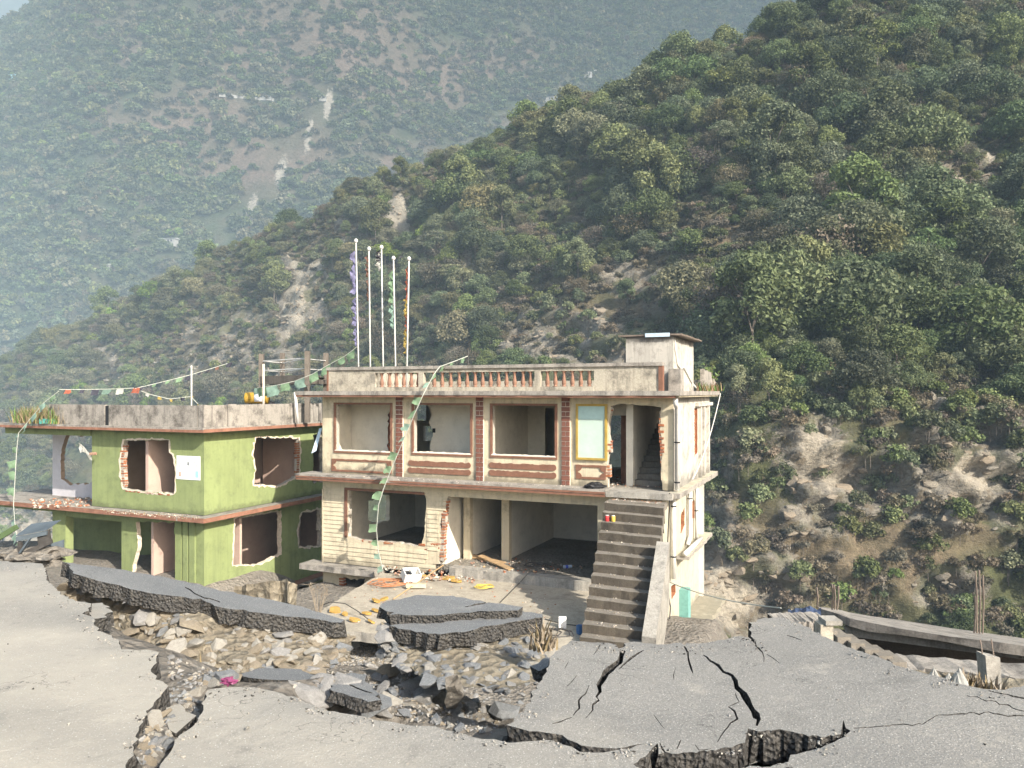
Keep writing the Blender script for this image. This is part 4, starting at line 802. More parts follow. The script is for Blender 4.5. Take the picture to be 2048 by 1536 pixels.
# inside partitions and floors
pw = 1.5; fp = lambda a, b: f(a, b, pw)
H1 = [fp(778, 905), fp(800, 905), fp(800, 812), fp(782, 811), fp(776, 830), fp(777, 860), fp(775, 885)]; H2 = [fp(815, 925), fp(860, 925), fp(859, 890), fp(866, 868), fp(858, 845), fp(864, 830), fp(856, 812), fp(846, 804), fp(815, 804)]
xm = f(957, 850, .2)[0]
prism_ob('partition', [(XL+.2, ZM1), (xm, ZM1), (xm, ZR0), (XL+.2, ZR0)], [rag([(a, max(b, ZM1+.02)) for a, b in H1], .02, .1, 3), rag([(a, max(b, ZM1+.02)) for a, b in H2], .02, .1, 4)], pw, pw+.14, FXZ, [M_creamin, M_brick[2]], B)
MB().box(xm, xm+.14, .2, DEP-.2, ZM1, ZR0-.001).ob('partition', M_creamin, B)
x3a, x3b = f(1090, 860, 4.2)[0], f(1108, 860, 4.2)[0]; xd = fb(1212, 880)[0]+.1
prism_ob('partition', [(xm+.14, ZM1), (x3a, ZM1), (x3a, 1.9), (x3b+.1, 1.9), (x3b+.1, ZM1), (xd-.3, ZM1), (xd-.3, ZR0), (xm+.14, ZR0)], [], 4.2, 4.34, FXZ, [M_creamin, M_mortar], B)
MB().box(xd-.32, xd-.2, 4.341, DEP-.201, ZM1, ZR0-.001).ob('partition', M_creamin, B)
xst0, xst1 = f(1253, 880, .75)[0], f(1267, 880, .75)[0]; MB().box(xst0, xst1, .7, DEP-.2, ZM1-.004, ZR0-.001).ob('stair_wall', M_creamin, B)
MB().box(f(1221, 860, .7)[0]-.1, xst0-.001, 1.2, 1.34, 1.75, ZR0-.001).ob('inner_lintel', M_creamin, B); MB().box(f(1242, 860, 1.2)[0], xst0-.002, 1.2, 1.45, ZM1, 1.749).ob('inner_post', M_brown, B)
ist = MB()
for i in range(13):
    o = MB().box(xst1+.002, -.202, .9+.3*i, 1.2+.3*i, ZM1+.0, ZM1+.17*(i+1)).ob('inner_step', M_steps, B)
MB().box(XL+.2, -.56, .2, DEP-.2, ZF-.2, ZF).ob('lower_floor', M_floor, B)
fl = FM.z
slab_box('floor_edge', f(905, 1150)[0], f(1200, 1150)[0], -.25, .19, ZF-.28, ZF+.03, [M_conc, M_conc], 6, B, .015)
# pillars and partition of the open bay
for (a, b, c, d) in ((927, 940, 1.2, 1.42), (1003, 1018, 1.5, 1.72)):
    MB().box(f(a, 1050, c)[0], f(b, 1050, c)[0], c, d, ZF+.001, ZM0+.07).ob('pillar', M_cream, B)
xg = f(1010, 1050, 1.6)[0]; MB().box(xg-.07, xg+.07, 1.721, DEP-.2, ZF+.001, ZM0+.07).ob('partition', M_creamin, B); xq = f(933, 1050, 1.4)[0]; MB().box(xq-.07, xq+.07, 1.421, DEP-.2, ZF+.001, ZM0+.07).ob('partition', M_creamin, B)
xr = f(893, 1050)[0]; MB().box(xr-.3, xr-.16, .2, DEP-.2, ZF+.001, ZM0+.07).ob('partition', M_creamin, B)
# ledge and basement wall at the left foot
slab_box('side_ledge', XL-.62, f(765, 1145)[0], -.55, .25, zb-.2, zb, [M_slab, M_slab], 7, B, .02)
prism_ob('basement_wall', [(XL+.02, -8), (f(840, 1150)[0], -8), (f(840, 1150)[0], zb-.201), (XL+.02, zb-.201)], [rag([f(690, 1190), f(730, 1190), f(730, 1158), f(684, 1156), f(681, 1170)], .03, .12, 5)], .0, .22, FXZ, [M_cream, M_mortar], B); brick_edge(B, [f(684, 1183), f(682, 1155)], -.01, .2, 19, w=.1)
# parapet with turned balusters
PY0, PY1 = -.08, .1; zt = 3.42; pf = lambda a, b: f(a, b, PY0)
xa, xb, xc, xd2 = pf(655, 750)[0], pf(750, 750)[0], pf(1188, 750)[0], pf(1326, 750)[0]
MB().box(xa, xb, PY0, PY1, ZR1+.021, zt-.11).ob('parapet_panel', M_dirtyp, B); MB().box(xc, xd2-.13, PY0, PY1, ZR1+.021, zt-.11).ob('parapet_panel', M_dirtyp, B)
MB().box(xb, xc, PY0, PY1, zt-.23, zt-.11).ob('parapet_rail', M_dirtyp, B); MB().box(xb, xc, PY0-.02, PY1, ZR1+.021, ZR1+.16).ob('parapet_rail', M_dirtyp, B)
slab_box('parapet_cap', xa-.03, xd2+.0, PY0-.06, PY1+.05, zt-.109, zt, [M_brown, M_slab], 8, B, .008)
MB().box(xd2-.13, xd2, PY0-.04, PY1-.01, ZR1+.021, zt-.1095).ob('parapet_post', M_brown, B); MB().box(xa-.02, xa+.05, PY0-.02, PY1-.01, ZR1+.022, zt-.1095).ob('parapet_post', M_brown, B)
H = (zt-.23)-(ZR1+.16); bal = MB().lathe([(.075, 0), (.075, .05*H), (.05, .1*H), (.07, .16*H), (.078, .28*H), (.062, .45*H), (.045, .68*H), (.04, .8*H), (.06, .86*H), (.05, .9*H), (.085, .95*H), (.085, H)], 10).mesh('baluster', plain('terracotta', (.25, .14, .095), .85, .35, 9), True)
for px in (761, 776, 790, 805, 820, 834, 866, 882, 899, 916, 932, 948, 963, 979, 995, 1011, 1027, 1044, 1059, 1093, 1109, 1126, 1143, 1160, 1177): ob('baluster', bal, B, (pf(px, 760)[0], .01, ZR1+.16))
for px in (842, 1075): x_ = pf(px, 760)[0]; MB().box(x_-.1, x_+.1, PY0-.015, PY1-.015, ZR1+.1601, zt-.2301).ob('parapet_pier', M_dirtyp, B)
MB().box(XL+.3, XL+.42, PY1, DEP-.1, ZR1+.021, zt-.12).ob('parapet_panel', M_dirtyp, B); MB().box(XL+.42, -.1, DEP-.14, DEP-.02, ZR1+.021, ZR1+.45).ob('parapet_panel', M_dirtyp, B)
# stair house on the roof
hx1 = -.06; hy0 = FM.s(1347, 785, hx1)[0]+.55; hy1 = hy0+2.6; hx0 = f(1252, 700, hy0)[0]; hx1 = f(1347, 700, hy0)[0]; hy1 = FM.s(1387, 700, hx1)[0]; hz = f(1347, 672, hy0)[1]
sh = MB().box(hx0, hx1, hy0, hy1, ZR1+.021, hz).ob('stair_house', M_white, B); rf = slab_box('stair_house_roof', hx0-.22, hx1+.28, hy0-.08, hy1+.1, hz+.02, hz+.07, [M_tin, M_tin], 9, B, .02)
MB().box(hx0+.65, hx1-.1, hy0-.12, hy0-.085, hz-.02, hz+.1).ob('blue_sheet', M_lblue, rf); MB().box(hx0+.05, hx1-.02, hy0-.02, hy0-.002, hz-.13, hz-.03).ob('dark_stain_board', M_black, sh) if False else None
MB().box(hx1-.05, hx1+.32, hy0-.5, hy0-.001, ZR1+.021, ZR1+.7).ob('parapet_panel', M_slab, B)
prism_ob('parapet_panel', rag([(hy1+.01, ZR1+.02), (DEP+.3, ZR1+.02), (DEP+.3, ZR1+.35), (hy1+1.2, ZR1+.72), (hy1+.01, ZR1+.8)], .02, .15, 3), [], .05, .2, FYZ, [M_slab, M_slab], B)
# rain pipes and cables
def pipe(pts, r=.06, name='drainpipe', mat=None, parent=B, rings=()):
    o = MB().tube(pts, r, 10).ob(name, mat or M_pipe, parent, True)
    for q in rings: MB().tube([Vector(q)-Vector((0, 0, .02)), Vector(q)+Vector((0, 0, .02))], r*1.18, 10).ob('pipe_clip', M_black, o)
    return o
py_ = sv(1353, 850, .1)[0]
pipe([(.12, py_-.25, ZR0-.02), (.12, py_-.25, ZR0-.18), (.12, py_-.12, ZR0-.26), (.12, py_, ZR0-.34), (.12, py_, ZM1+.03)], .075, rings=[(.12, py_, 1.0), (.12, py_, -.2)])
p2 = sv(1347, 1050, XS+.12)[0]; pipe([(XS+.12, p2, ZM0+.0), (XS+.12, p2, -3.4)], .075, rings=[(XS+.12, p2, -1.1), (XS+.12, p2, -2.7)])
p3 = sv(1380, 1000, XS+.12)[0]; pipe([(XS+.12, p3, ZM0), (XS+.12, p3, -2.5), (XS+.12, p3-.4, -2.75)], .075, rings=[(XS+.12, p3, -1.2)]); p4 = sv(1393, 1000, XS+.12)[0]; pipe([(XS+.12, p4, ZM0), (XS+.12, p4, -3.0)], .06, rings=[(XS+.12, p4, -1.8)])
slab_box('side_ledge', XS+.001, XS+.42, sv(1352, 1120, XS)[0], DEP+.3, -2.98, -2.86, [M_pale, M_slab], 10, B, .015); pipe([(XS+.3, p2+.9, -2.78), (XS+.3, p4-.1, -2.78)], .08)
slab_box('side_ledge', XS+.001, XS+.95, -.3, DEP+.1, -5.35, -5.2, [M_pale, M_pale], 11, B, .02); MB().box(XS+.001, XS+.3, sv(1358, 1190, XS)[0], sv(1366, 1190, XS)[0]-.2, -5.19, -4.1).ob('teal_shutter', plain('teal_paint', (.17, .36, .32), .6), B)
def hang(a, b, sag, n=14): a, b = Vector(a), Vector(b); return [a.lerp(b, i/n)-Vector((0, 0, sag*4*(i/n)*(1-i/n))) for i in range(n+1)]
MB().tube(hang((.36, DEP+.3, ZR0+.1), (.12, 2.4, ZM1+.1), .35), .018, 5).ob('cable', M_pipe, B); MB().tube(hang((.0, -.55, ZM1), (XS+.1, .1, -3.6), -.05)+[Vector((XS+.12, .2, -4.4)), Vector((XS+.12, .5, -4.6)), Vector((XS+.12, .7, -4.2)), Vector((XS+.1, .3, -3.5))], .02, 5).ob('cable', M_cable, B)
MB().tube([(hx1+.02, hy0+.1, hz-.1), (hx1+.03, hy0+.15, ZR1+1.3), (hx1+.03, hy0+.5, ZR1+.85), (hx1+.03, hy0+1.0, ZR1+.75), (hx1+.03, hy0+1.5, ZR1+.8), (hx1+.03, hy1-.4, ZR1+.3), (hx1+.2, hy1-.2, ZR1+.06)], .022, 5).ob('cable', M_pipe, B)
ob('switch_box', MB().box(-.06, .06, -.02, .0, -.08, .08).mesh('switch_box', M_black), B, (fp(868, 861)[0], pw, fp(868, 861)[1]))

# ------------------------------------------------------------------ outside stair
ST = empty('concrete_staircase', (4.88, 23.1, 0), YAW); tag(ST, 'grey concrete outside staircase climbing to the broken upper doorway', 'staircase')
n = 13; zt0, zt1 = -.74, -3.75; tl_, tr_ = fl(1212, 1002, zt0), fl(1330, 1012, zt0); bl_, br_ = fl(1160, 1292, zt1), fl(1296, 1310, zt1)
Lp = lambda s: Vector((tl_[0]+(bl_[0]-tl_[0])*s, tl_[1]+(bl_[1]-tl_[1])*s, 0)); Rp = lambda s: Vector((tr_[0]+(br_[0]-tr_[0])*s, tr_[1]+(br_[1]-tr_[1])*s, 0))
rise = (zt0-zt1)/n; r_ = random.Random(8)
for i in range(n):
    z1 = zt0-rise*i; s0, s1 = i/n, (i+1)/n; a, b, c, d = Lp(s1), Rp(s1), Rp(max(0, s0-.02)), Lp(max(0, s0-.02)); nz = []
    k = 9; top = []; vs_ = []
    for j in range(k):      # the nosing is worn unevenly
        t = j/(k-1); wv = r_.uniform(-.014, .014); e = a.lerp(b, t); g = d.lerp(c, t); lo = z1-rise-.28
        vs_ += [e+Vector((0, wv-.02, z1+r_.uniform(-.02, 0))), g+Vector((0, 0, z1)), g+Vector((0, 0, lo)), e+Vector((0, wv+.01, z1-rise-.02)), ]
    fs_ = []
    for j in range(k-1):
        q = j*4; fs_ += [[q, q+4, q+5, q+1], [q+3, q+7, q+4, q], [q+2, q+6, q+7, q+3], [q+1, q+5, q+6, q+2]]
    fs_ += [[0, 1, 2, 3], [(k-1)*4+3, (k-1)*4+2, (k-1)*4+1, (k-1)*4]]
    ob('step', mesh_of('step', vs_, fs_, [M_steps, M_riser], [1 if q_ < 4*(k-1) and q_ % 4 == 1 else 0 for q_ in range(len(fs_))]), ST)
slab_box('landing', tl_[0], tr_[0]-.1, tl_[1]-.0, -.625, zt0-.2, zt0, [M_steps, M_steps], 12, ST, .015)
bw = MB(); e0, e1 = Rp(.42)+Vector((-.05, 0, 0)), Rp(1.02)+Vector((-.14, 0, 0)); za, zc = zt0-rise*n*.42+.55, zt1+.45
bw.hexa([e0+Vector((0, 0, za-1.6)), e0+Vector((.34, 0, za-1.6)), e1+Vector((.34, 0, zc-1.6)), e1+Vector((0, 0, zc-1.6)), e0+Vector((0, 0, za)), e0+Vector((.34, 0, za)), e1+Vector((.34, 0, zc)), e1+Vector((0, 0, zc))][0:4][::-1]+[e0+Vector((0, 0, za)), e0+Vector((.34, 0, za)), e1+Vector((.34, 0, zc)), e1+Vector((0, 0, zc))][::-1]).ob('balustrade', M_conc, ST)
# apron in front of the lower floor
AP = [fl(762, 1146, ZA), fl(1120, 1166, ZA), fl(1200, 1172, ZA), fl(1172, 1300, ZA), fl(1000, 1290, ZA), fl(800, 1272, ZA), fl(690, 1262, ZA), fl(610, 1240, ZA)]
apr = prism_ob('concrete_apron', rag(AP, .02, .2, 4), [], ZA-.25, ZA, FXY, [M_apron, M_conc]); apr.matrix_world = Matrix.Translation(Vector((4.88, 23.1, 0))) @ Matrix.Rotation(YAW, 4, 'Z'); tag(apr, kind='structure'); apr.name = 'pavement'

# ------------------------------------------------------------------ green building
GO = P(408, 785, 28.3); FG = Frame((GO.x, GO.y)); GB_ = empty('green_building', (GO.x, GO.y, 0), YAW); tag(GB_, 'gutted green two-storey building with knocked-out windows and stained parapet', 'building')
M_green = plaster('green_paint', (.25, .295, .125), (.13, .15, .075), .6, .8, bands=((-2.05, -1.7, .6), (1.05, .75, .5))); M_gtrim = plain('terracotta_fascia', (.26, .13, .085), .8, .3, 4); M_pink = plaster('pink_inside', (.52, .38, .31), (.3, .22, .18), .3, .8, False); M_tan = plaster('tan_inside', (.4, .3, .22), (.25, .18, .13), .3, .8, False)
M_lilac = plaster('lilac_wall', (.55, .53, .55), (.35, .33, .33), .3, 1, False); M_gpar = concrete('green_house_parapet', (.33, .3, .26), (.085, .075, .065), .9)
g = FG.f; gs = FG.s; gz1, gz0, rz0, rz1 = -2.05, -2.23, 1.04, 1.22; GD = 9.0; GXL = g(-40, 900)[0]; gx_ = lambda a: g(a, 900)[0]
WG = [g(247, 978), g(300, 984), g(349, 988), g(351, 940), g(345, 908), g(338, 905), g(338, 880), g(249, 881), g(240, 920), g(243, 960)]
xw = gx_(184)
prism_ob('upper_front_wall', rag([(xw, gz1), (0, gz1), (0, rz0), (xw, rz0)], .0, .3, 1), [rag(WG, .015, .1, 3)], 0, .18, FXZ, [M_green, M_mortar], GB_, rim=0); brick_edge(GB_, [g(246, 974), g(243, 920), g(247, 890)], -.005, .18, 21, w=.13, h=.06); brick_edge(GB_, [g(252, 982), g(340, 990)], -.005, .1, 22, w=.09, h=.06)
M_plr = plain('torn_plaster', (.68, .58, .46), .95, .25, 12, .8, dist=.02)
def torn(fr2, pts, y0, y1, amp, seed, w, fr=FXZ):      # the pale torn plaster lip round a knocked-out hole
    c = Vector((sum(p_[0] for p_ in pts)/len(pts), sum(p_[1] for p_ in pts)/len(pts))); r = random.Random(seed); o_ = []
    for p_ in rag(pts, amp, .12, seed): d = Vector(p_)-c; o_.append(tuple(Vector(p_)+d.normalized()*w*r.uniform(.3, 1.3)))
    return prism_ob('torn_edge', o_, [rag(pts, amp, .12, seed)], y0, y1, fr, [M_plr, M_plr], GB_)
torn(g, WG, -.012, .0, .015, 3, .08)
SR = [gs(508, 968), gs(560, 972), gs(598, 950), gs(600, 900), gs(597, 876), gs(512, 876), gs(507, 905), gs(511, 940)]
prism_ob('upper_side_wall', [(0.182, gz1), (GD, gz1), (GD, rz0), (0.182, rz0)], [rag(SR, .02, .12, 5), rag([gs(625, 965), gs(645, 965), gs(645, 860), gs(628, 870)], .03, .15, 6)], -.18, 0, FYZ, [M_green, M_mortar], GB_, rim=0); torn(gs, SR, -.0, .014, .02, 5, .09, FYZ); brick_edge(GB_, [gs(597, 955), gs(598, 885)], -.16, .0, 23, fr='s', w=.13)
# lower walls
DW = [g(262, 1180), g(352, 1180), g(351, 1080), g(349, 1044), g(272, 1044), g(276, 1090), g(266, 1130)]
zl = -6.0; xp0, xp1 = gx_(105), gx_(131); xp2 = gx_(243)
prism_ob('lower_front_wall', [(xp2, zl), (0, zl), (0, gz0), (xp2, gz0)], [rag(DW, .02, .12, 6)], 0, .18, FXZ, [M_green, M_plr], GB_, rim=0)
MB().box(xp0, xp1, -.0, .35, zl, gz0-.001).ob('pillar', M_green, GB_); MB().box(xp0, xp2-.001, .02, .2, gz0-.35, gz0-.002).ob('lintel_beam', M_green, GB_) ; MB().box(GXL, xp0, .1, .3, gz0-.22, gz0-.002).ob('lintel_beam', M_green, GB_)
for a, b in ((353, 365), (368, 378), (381, 392)): MB().box(gx_(a), gx_(b), -.07, -.001, zl, gz0-.002).ob('pilaster', M_green, GB_)
SL = [gs(466, 1131), gs(520, 1128), gs(561, 1108), gs(561, 1022), gs(470, 1038)]; SL2 = [gs(598, 1095), gs(640, 1092), gs(640, 1020), gs(603, 1025), gs(597, 1060)]
prism_ob('lower_side_wall', [(.182, zl-1.5), (GD, zl-1.5), (GD, gz0), (.182, gz0)], [rag(SL, .02, .12, 7), rag(SL2, .03, .12, 8)], -.18, 0, FYZ, [M_green, M_plr], GB_, rim=0); torn(gs, SL[:3]+SL[3:], .0, .014, .02, 7, .07, FYZ); torn(gs, SL2, .0, .014, .03, 8, .1, FYZ)
# slabs
gr = slab_box('roof_slab', gx_(5), .5, -.5, GD+.4, rz0, rz1, [M_slab, M_slab], 31, GB_); MB().box(gx_(5), .52, -.53, -.501, rz0+.0, rz0+.1).ob('fascia', M_gtrim, gr); MB().box(.501, .53, -.5, GD, rz0, rz0+.12).ob('fascia', M_gtrim, gr)
gm = slab_box('floor_slab', GXL, .5, -.5, GD+.4, gz0, gz1-.02, [M_slab, M_slab], 32, GB_); MB().box(GXL, .52, -.53, -.501, gz0, gz1-.01).ob('fascia', M_gtrim, gm); MB().box(.501, .53, -.5, GD, gz0, gz1-.02).ob('fascia', M_gtrim, gm)
MB().box(gx_(15), xw, -.1, .1, rz0-.28, rz0-.002).ob('lintel_beam', M_green, GB_)
pxl = FG.f(100, 840, -.3)[0]
for (a, b) in ((100, 212), (220, 397)): MB().box(FG.f(a, 840, -.3)[0], FG.f(b, 840, -.3)[0], -.36, -.22, rz1+.001, 2.02).ob('parapet_panel', M_gpar, GB_)
MB().box(FG.f(212.5, 840, -.3)[0], FG.f(219.5, 840, -.3)[0], -.34, -.24, rz1+.001, 1.98).ob('parapet_post', M_black, GB_); MB().box(FG.f(397.2, 840, -.36)[0], .36, -.37, -.22, rz1+.001, 2.05).ob('parapet_panel', M_gpar, GB_); MB().box(.22, .36, -.219, GD, rz1+.001, 2.03).ob('parapet_panel', M_gpar, GB_)
for px in (462, 586): a = gs(px, 840, .36)[0]; MB().box(.361, .42, a-.22, a+.22, rz1+.001, 2.06).ob('parapet_post', M_gpar, GB_)
# recessed wall, inside walls, floors
xr0 = g(105, 920, 1.6)[0]; xr1 = g(186, 920, 1.6)[0]+.3; r16 = lambda a, b: g(a, b, 1.6)
prism_ob('recessed_wall', [(xr0, gz1-.019), (xr1, gz1-.019), (xr1, rz0), (xr0, rz0)], [rag([r16(122, 958), r16(140, 970), r16(190, 966), r16(190, 870), r16(132, 870), r16(122, 900)], .03, .12, 4)], 1.6, 1.78, FXZ, [M_lilac, M_tan], GB_)
MB().box(xr0+.6, xr1, 2.3, 2.45, gz1-.019, rz0).ob('partition', M_tan, GB_) if False else None
xin = g(300, 920, 2.4)[0]; MB().box(xw, -.18, 2.4, 2.52, gz1-.019, rz0-.001).ob('partition', M_tan, GB_); MB().box(xw, xw+.15, .18, 2.4, gz1-.019, rz0-.001).ob('partition', M_tan, GB_); MB().box(-3.2, -3.05, .18, GD, gz1-.019, rz0-.001).ob('partition', M_pink, GB_) 
MB().box(-.18-2.6, -.18, 6.2, 6.32, gz1-.019, rz0-.001).ob('partition', M_pink, GB_); MB().box(-2.9, -2.78, 0.18, GD, zl, gz0-.001).ob('partition', M_pink, GB_); MB().box(xp2+.6, -.18, 2.0, 2.12, zl, gz0-.001).ob('partition', M_pink, GB_); MB().box(g(116, 1000, 2.6)[0], xp2+.58, 2.6, 2.75, zl, gz0-.001).ob('partition', M_green, GB_)
MB().box(xp0, 0, 0, GD, zl-.2, zl).ob('lower_floor', M_floor, GB_); MB().box(GXL+4, 0, GD-.2, GD, zl, rz0-.001).ob('back_wall', M_pink, GB_) if False else None
MB().box(xw, -.181, GD-.2, GD, zl, rz0-.001).ob('back_wall', M_pink, GB_)
slab_box('side_ledge', .002, .55, gs(560, 1180)[0], GD, zl+.25, zl+.4, [M_gtrim, M_slab], 33, GB_)
# ------------------------------------------------------------------ rooftop things
WM = Matrix.Translation(Vector((4.88, 23.1, 0))) @ Matrix.Rotation(YAW, 4, 'Z'); WG_ = Matrix.Translation(Vector((GO.x, GO.y, 0))) @ Matrix.Rotation(YAW, 4, 'Z')
def cloth(name, c, rough=.85): 
    t = NT(name); col = t.mix(t.ramp(t.noise(5, 5, .6), (.3, 0), (.7, 1)), tuple(x*.7 for x in c), tuple(min(1, x*1.2) for x in c)); tr = t.n.new('ShaderNodeBsdfTranslucent'); t.l.new(col, tr.inputs[0]); t.done(col, rough)
    ms_ = t.n.new('ShaderNodeMixShader'); ms_.inputs[0].default_value = .35; t.l.new(t.b.outputs[0], ms_.inputs[1]); t.l.new(tr.outputs[0], ms_.inputs[2]); t.l.new(ms_.outputs[0], t.out.inputs[0]); return t.m
C_purple = cloth('violet_cloth', (.25, .24, .38)); C_green = cloth('faded_green_cloth', (.22, .33, .2)); C_white = cloth('white_cloth', (.5, .49, .45)); C_red = cloth('red_cloth', (.42, .13, .08)); C_gold = cloth('gold_cloth', (.4, .3, .09)); C_dark = cloth('dark_cloth', (.07, .07, .09)); C_teal = cloth('pale_teal_cloth', (.26, .38, .31)); C_brown = cloth('brown_cloth', (.22, .12, .09))
M_pole = plain('white_pole', (.62, .6, .56), .5, .1, 3, .1); M_cord = plain('cord', (.45, .46, .4), .9)
def flagpole(top, foot_px, d, cloths, label):
    a = P(foot_px, HY, d); a.z = 2.55; b = P(top[0], top[1], d); o = empty('flagpole', a); tag(o, label, 'flagpole'); b = b-a
    MB().tube([(0, 0, 0), b*.5, b], .033, 8, 0, .026).ob('pole', M_pole, o, True); MB().lathe([(.02, 0), (.07, .04), (.08, .1), (.05, .16), (.01, .18)], 8, 0, b).ob('finial', M_pole, o, True)
    for (y0, y1, w, mat, sd) in cloths:
        r = random.Random(sd); n = 26; V_ = []; z0, z1 = P(0, y0, d).z-a.z, P(0, y1, d).z-a.z
        for i in range(n):
            t = i/(n-1); z = z0+(z1-z0)*t; base = b*(z/b.z); ww = w*(.35+.65*abs(math.sin(t*7+sd)))*(1 if 0 < i < n-1 else .3)
            for j in range(4): s = j/3; V_.append(base+Vector((-.05-ww*s+.03*math.sin(i*1.7+j), .10*math.sin(i*1.3+sd+j*1.6)*s, .06*math.sin(i*.9+j))))
        ob('flag', mesh_of('flag', V_, [[i*4+j, i*4+j+1, i*4+j+5, i*4+j+4] for i in range(n-1) for j in range(3)], [mat], smooth=True), o)
    return o
flagpole((712, 486), 718, 31, [(505, 588, .22, C_purple, 1), (598, 650, .18, C_purple, 2), (655, 690, .14, C_purple, 3)], 'tallest white flagpole with ragged violet cloth, leftmost on the roof')
flagpole((738, 502), 741, 30.7, [(512, 552, .1, C_brown, 4), (560, 600, .05, C_brown, 5)], 'white flagpole with a thin brown rag, second from the left')
flagpole((763, 499), 767, 30.4, [(506, 540, .2, C_white, 6), (503, 520, .16, C_dark, 7)], 'white flagpole with a short torn dark and white rag, middle of five')
flagpole((787, 521), 792, 30.0, [(545, 605, .17, C_green, 8), (605, 655, .17, C_teal, 9)], 'white flagpole with a twisted green and white cloth')
flagpole((818, 522), 813, 29.7, [(535, 600, .06, C_red, 10), (597, 630, .12, C_gold, 11), (630, 660, .05, C_red, 12), (660, 706, .11, C_gold, 13)], 'white flagpole with yellow and red strips, rightmost of five')
def flag_string(label, pts, mats, size, step, seed, cat='prayer flags', down=None):
    pts = [Vector(p_) for p_ in pts]; o = empty('prayer_flag_string', pts[0]); tag(o, label, cat); q = [p_-pts[0] for p_ in pts]; MB().tube(q, .014, 4).ob('cord', M_cord, o); r = random.Random(seed); L = 0; acc = step*.4
    for a, b in zip(q, q[1:]):
        d = (b-a).length; t = acc-L
        while t < d:
            p0 = a.lerp(b, t/d); e = (b-a).normalized(); s = size*r.uniform(.65, 1.15); dn = Vector((r.uniform(-.35, .1), r.uniform(-.3, .3), -1)).normalized()
            if abs(e.z) > .75: dn = Vector((-1, r.uniform(-.4, .4), r.uniform(-.5, .3))).normalized()
            V_ = []
            for i in range(4):
                for j in range(4): V_.append(p0+e*s*(i/3)*1.0+dn*s*(j/3)*(.8+.2*r.random())+Vector((.05, .09, .0))*math.sin(i*1.8+j*1.1+seed)*s*(.4+j*.5)+e*r.uniform(-.08, .08)*s*j)
            ob('flag', mesh_of('flag', V_, [[i*4+j, i*4+j+1, i*4+j+5, i*4+j+4] for i in range(3) for j in range(3)], [r.choice(mats)], smooth=True), o); t += step*r.uniform(.75, 1.3); acc = L+t
        L += d
    return o
def ply(*p_): 
    out_ = []
    pv_ = [P(*q) for q in p_]
    for a, b in zip(pv_, pv_[1:]): out_ += [a.lerp(b, i/3) for i in range(3)]
    return out_+[pv_[-1]]
flag_string('long green prayer flag string hanging down the cream facade', ply((936, 712, 27.4), (905, 724, 26.6), (880, 733, 25.9), (868, 748, 25.7), (846, 790, 25.5), (826, 835, 25.6), (805, 885, 25.8), (786, 930, 26.0), (768, 975, 26.1), (757, 1010, 26.1), (753, 1060, 26.2), (756, 1100, 26.3), (766, 1142, 26.4)), [C_green, C_green, C_green, C_teal], .26, .55, 3)
flag_string('large green prayer flags from the tallest flagpole down to the concrete frame', ply((716, 692, 31), (690, 712, 31.3), (660, 728, 31.6), (625, 748, 31.8), (590, 762, 32), (555, 770, 32), (515, 776, 32.4)), [C_green, C_teal, C_green], .42, .55, 5)
flag_string('pale green prayer flag string falling from the grassy roof corner to the road', ply((118, 782, 30.5), (88, 805, 30.7), (62, 836, 31), (37, 866, 31.2), (33, 905, 31.2), (30, 960, 31), (27, 1010, 30.6), (30, 1050, 30), (36, 1090, 29.4), (42, 1118, 28.5)), [C_green, C_teal, C_green], .34, .6, 7)
flag_string('thin string of small coloured flags along the green building roof', ply((118, 779, 30.5), (170, 779, 31), (225, 778, 31.3), (268, 776, 31.5)), [C_red, C_gold, C_white, C_dark, C_teal], .26, .5, 8)
flag_string('thin string of small dark flags rising to the right above the green roof', ply((270, 777, 31.5), (320, 765, 32), (380, 750, 32.5), (455, 727, 33)), [C_dark, C_dark, C_brown, C_green], .2, .42, 9)
flag_string('slack string of tiny flags low over the green building parapet', ply((282, 782, 31.5), (305, 790, 31.8), (340, 798, 32), (382, 793, 32.2), (396, 808, 32)), [C_dark, C_gold, C_white], .16, .5, 10)
def thing(name, label, cat, loc, group=None, rz=0): return tag(empty(name, loc, rz), label, cat, group)
a = P(935, 733, 27.4); an = thing('antenna_rod', 'thin dark rod with a wire tuft standing on the cream roof', 'rod', (a.x, a.y, 2.55)); MB().tube([(0, 0, 0), (.02, 0, 1.55)], .025, 5).ob('rod', M_cable, an); MB().tube([(.02, 0, 1.3), (.1, 0, 1.5), (.05, 0, 1.7), (.12, 0, 1.85)], .012, 4).ob('wire_tuft', M_cable, an)
# concrete frame, tanks and poles behind the green parapet
fr_ = thing('rooftop_frame', 'raw concrete platform frame with posts and pipe rails behind the green parapet', 'concrete frame', (P(570, 800, 35).x, 35, 1.22)); off = Vector((P(570, 800, 35).x, 35, 1.22)); M_fr = concrete('frame_concrete', (.17, .145, .12), (.06, .05, .04), .6)
A_, B_, C_, D_ = (Vector((P(px, HY, d).x, d, 0))-Vector((off.x, off.y, 0)) for px, d in ((523, 35), (615, 32.6), (652, 35.2), (565, 37.4)))
zt_ = {0: P(0, 708, 35).z-1.22, 1: P(0, 702, 32.6).z-1.22, 2: P(0, 706, 35.2).z-1.22, 3: P(0, 706, 37.4).z-1.22}
for i, q in enumerate((A_, B_, C_, D_)): MB().box(q.x-.1, q.x+.1, q.y-.1, q.y+.1, 0 if i != 3 else 1.9, zt_[i]).ob('post', M_fr, fr_)
zd = P(0, 768, 34).z-1.22
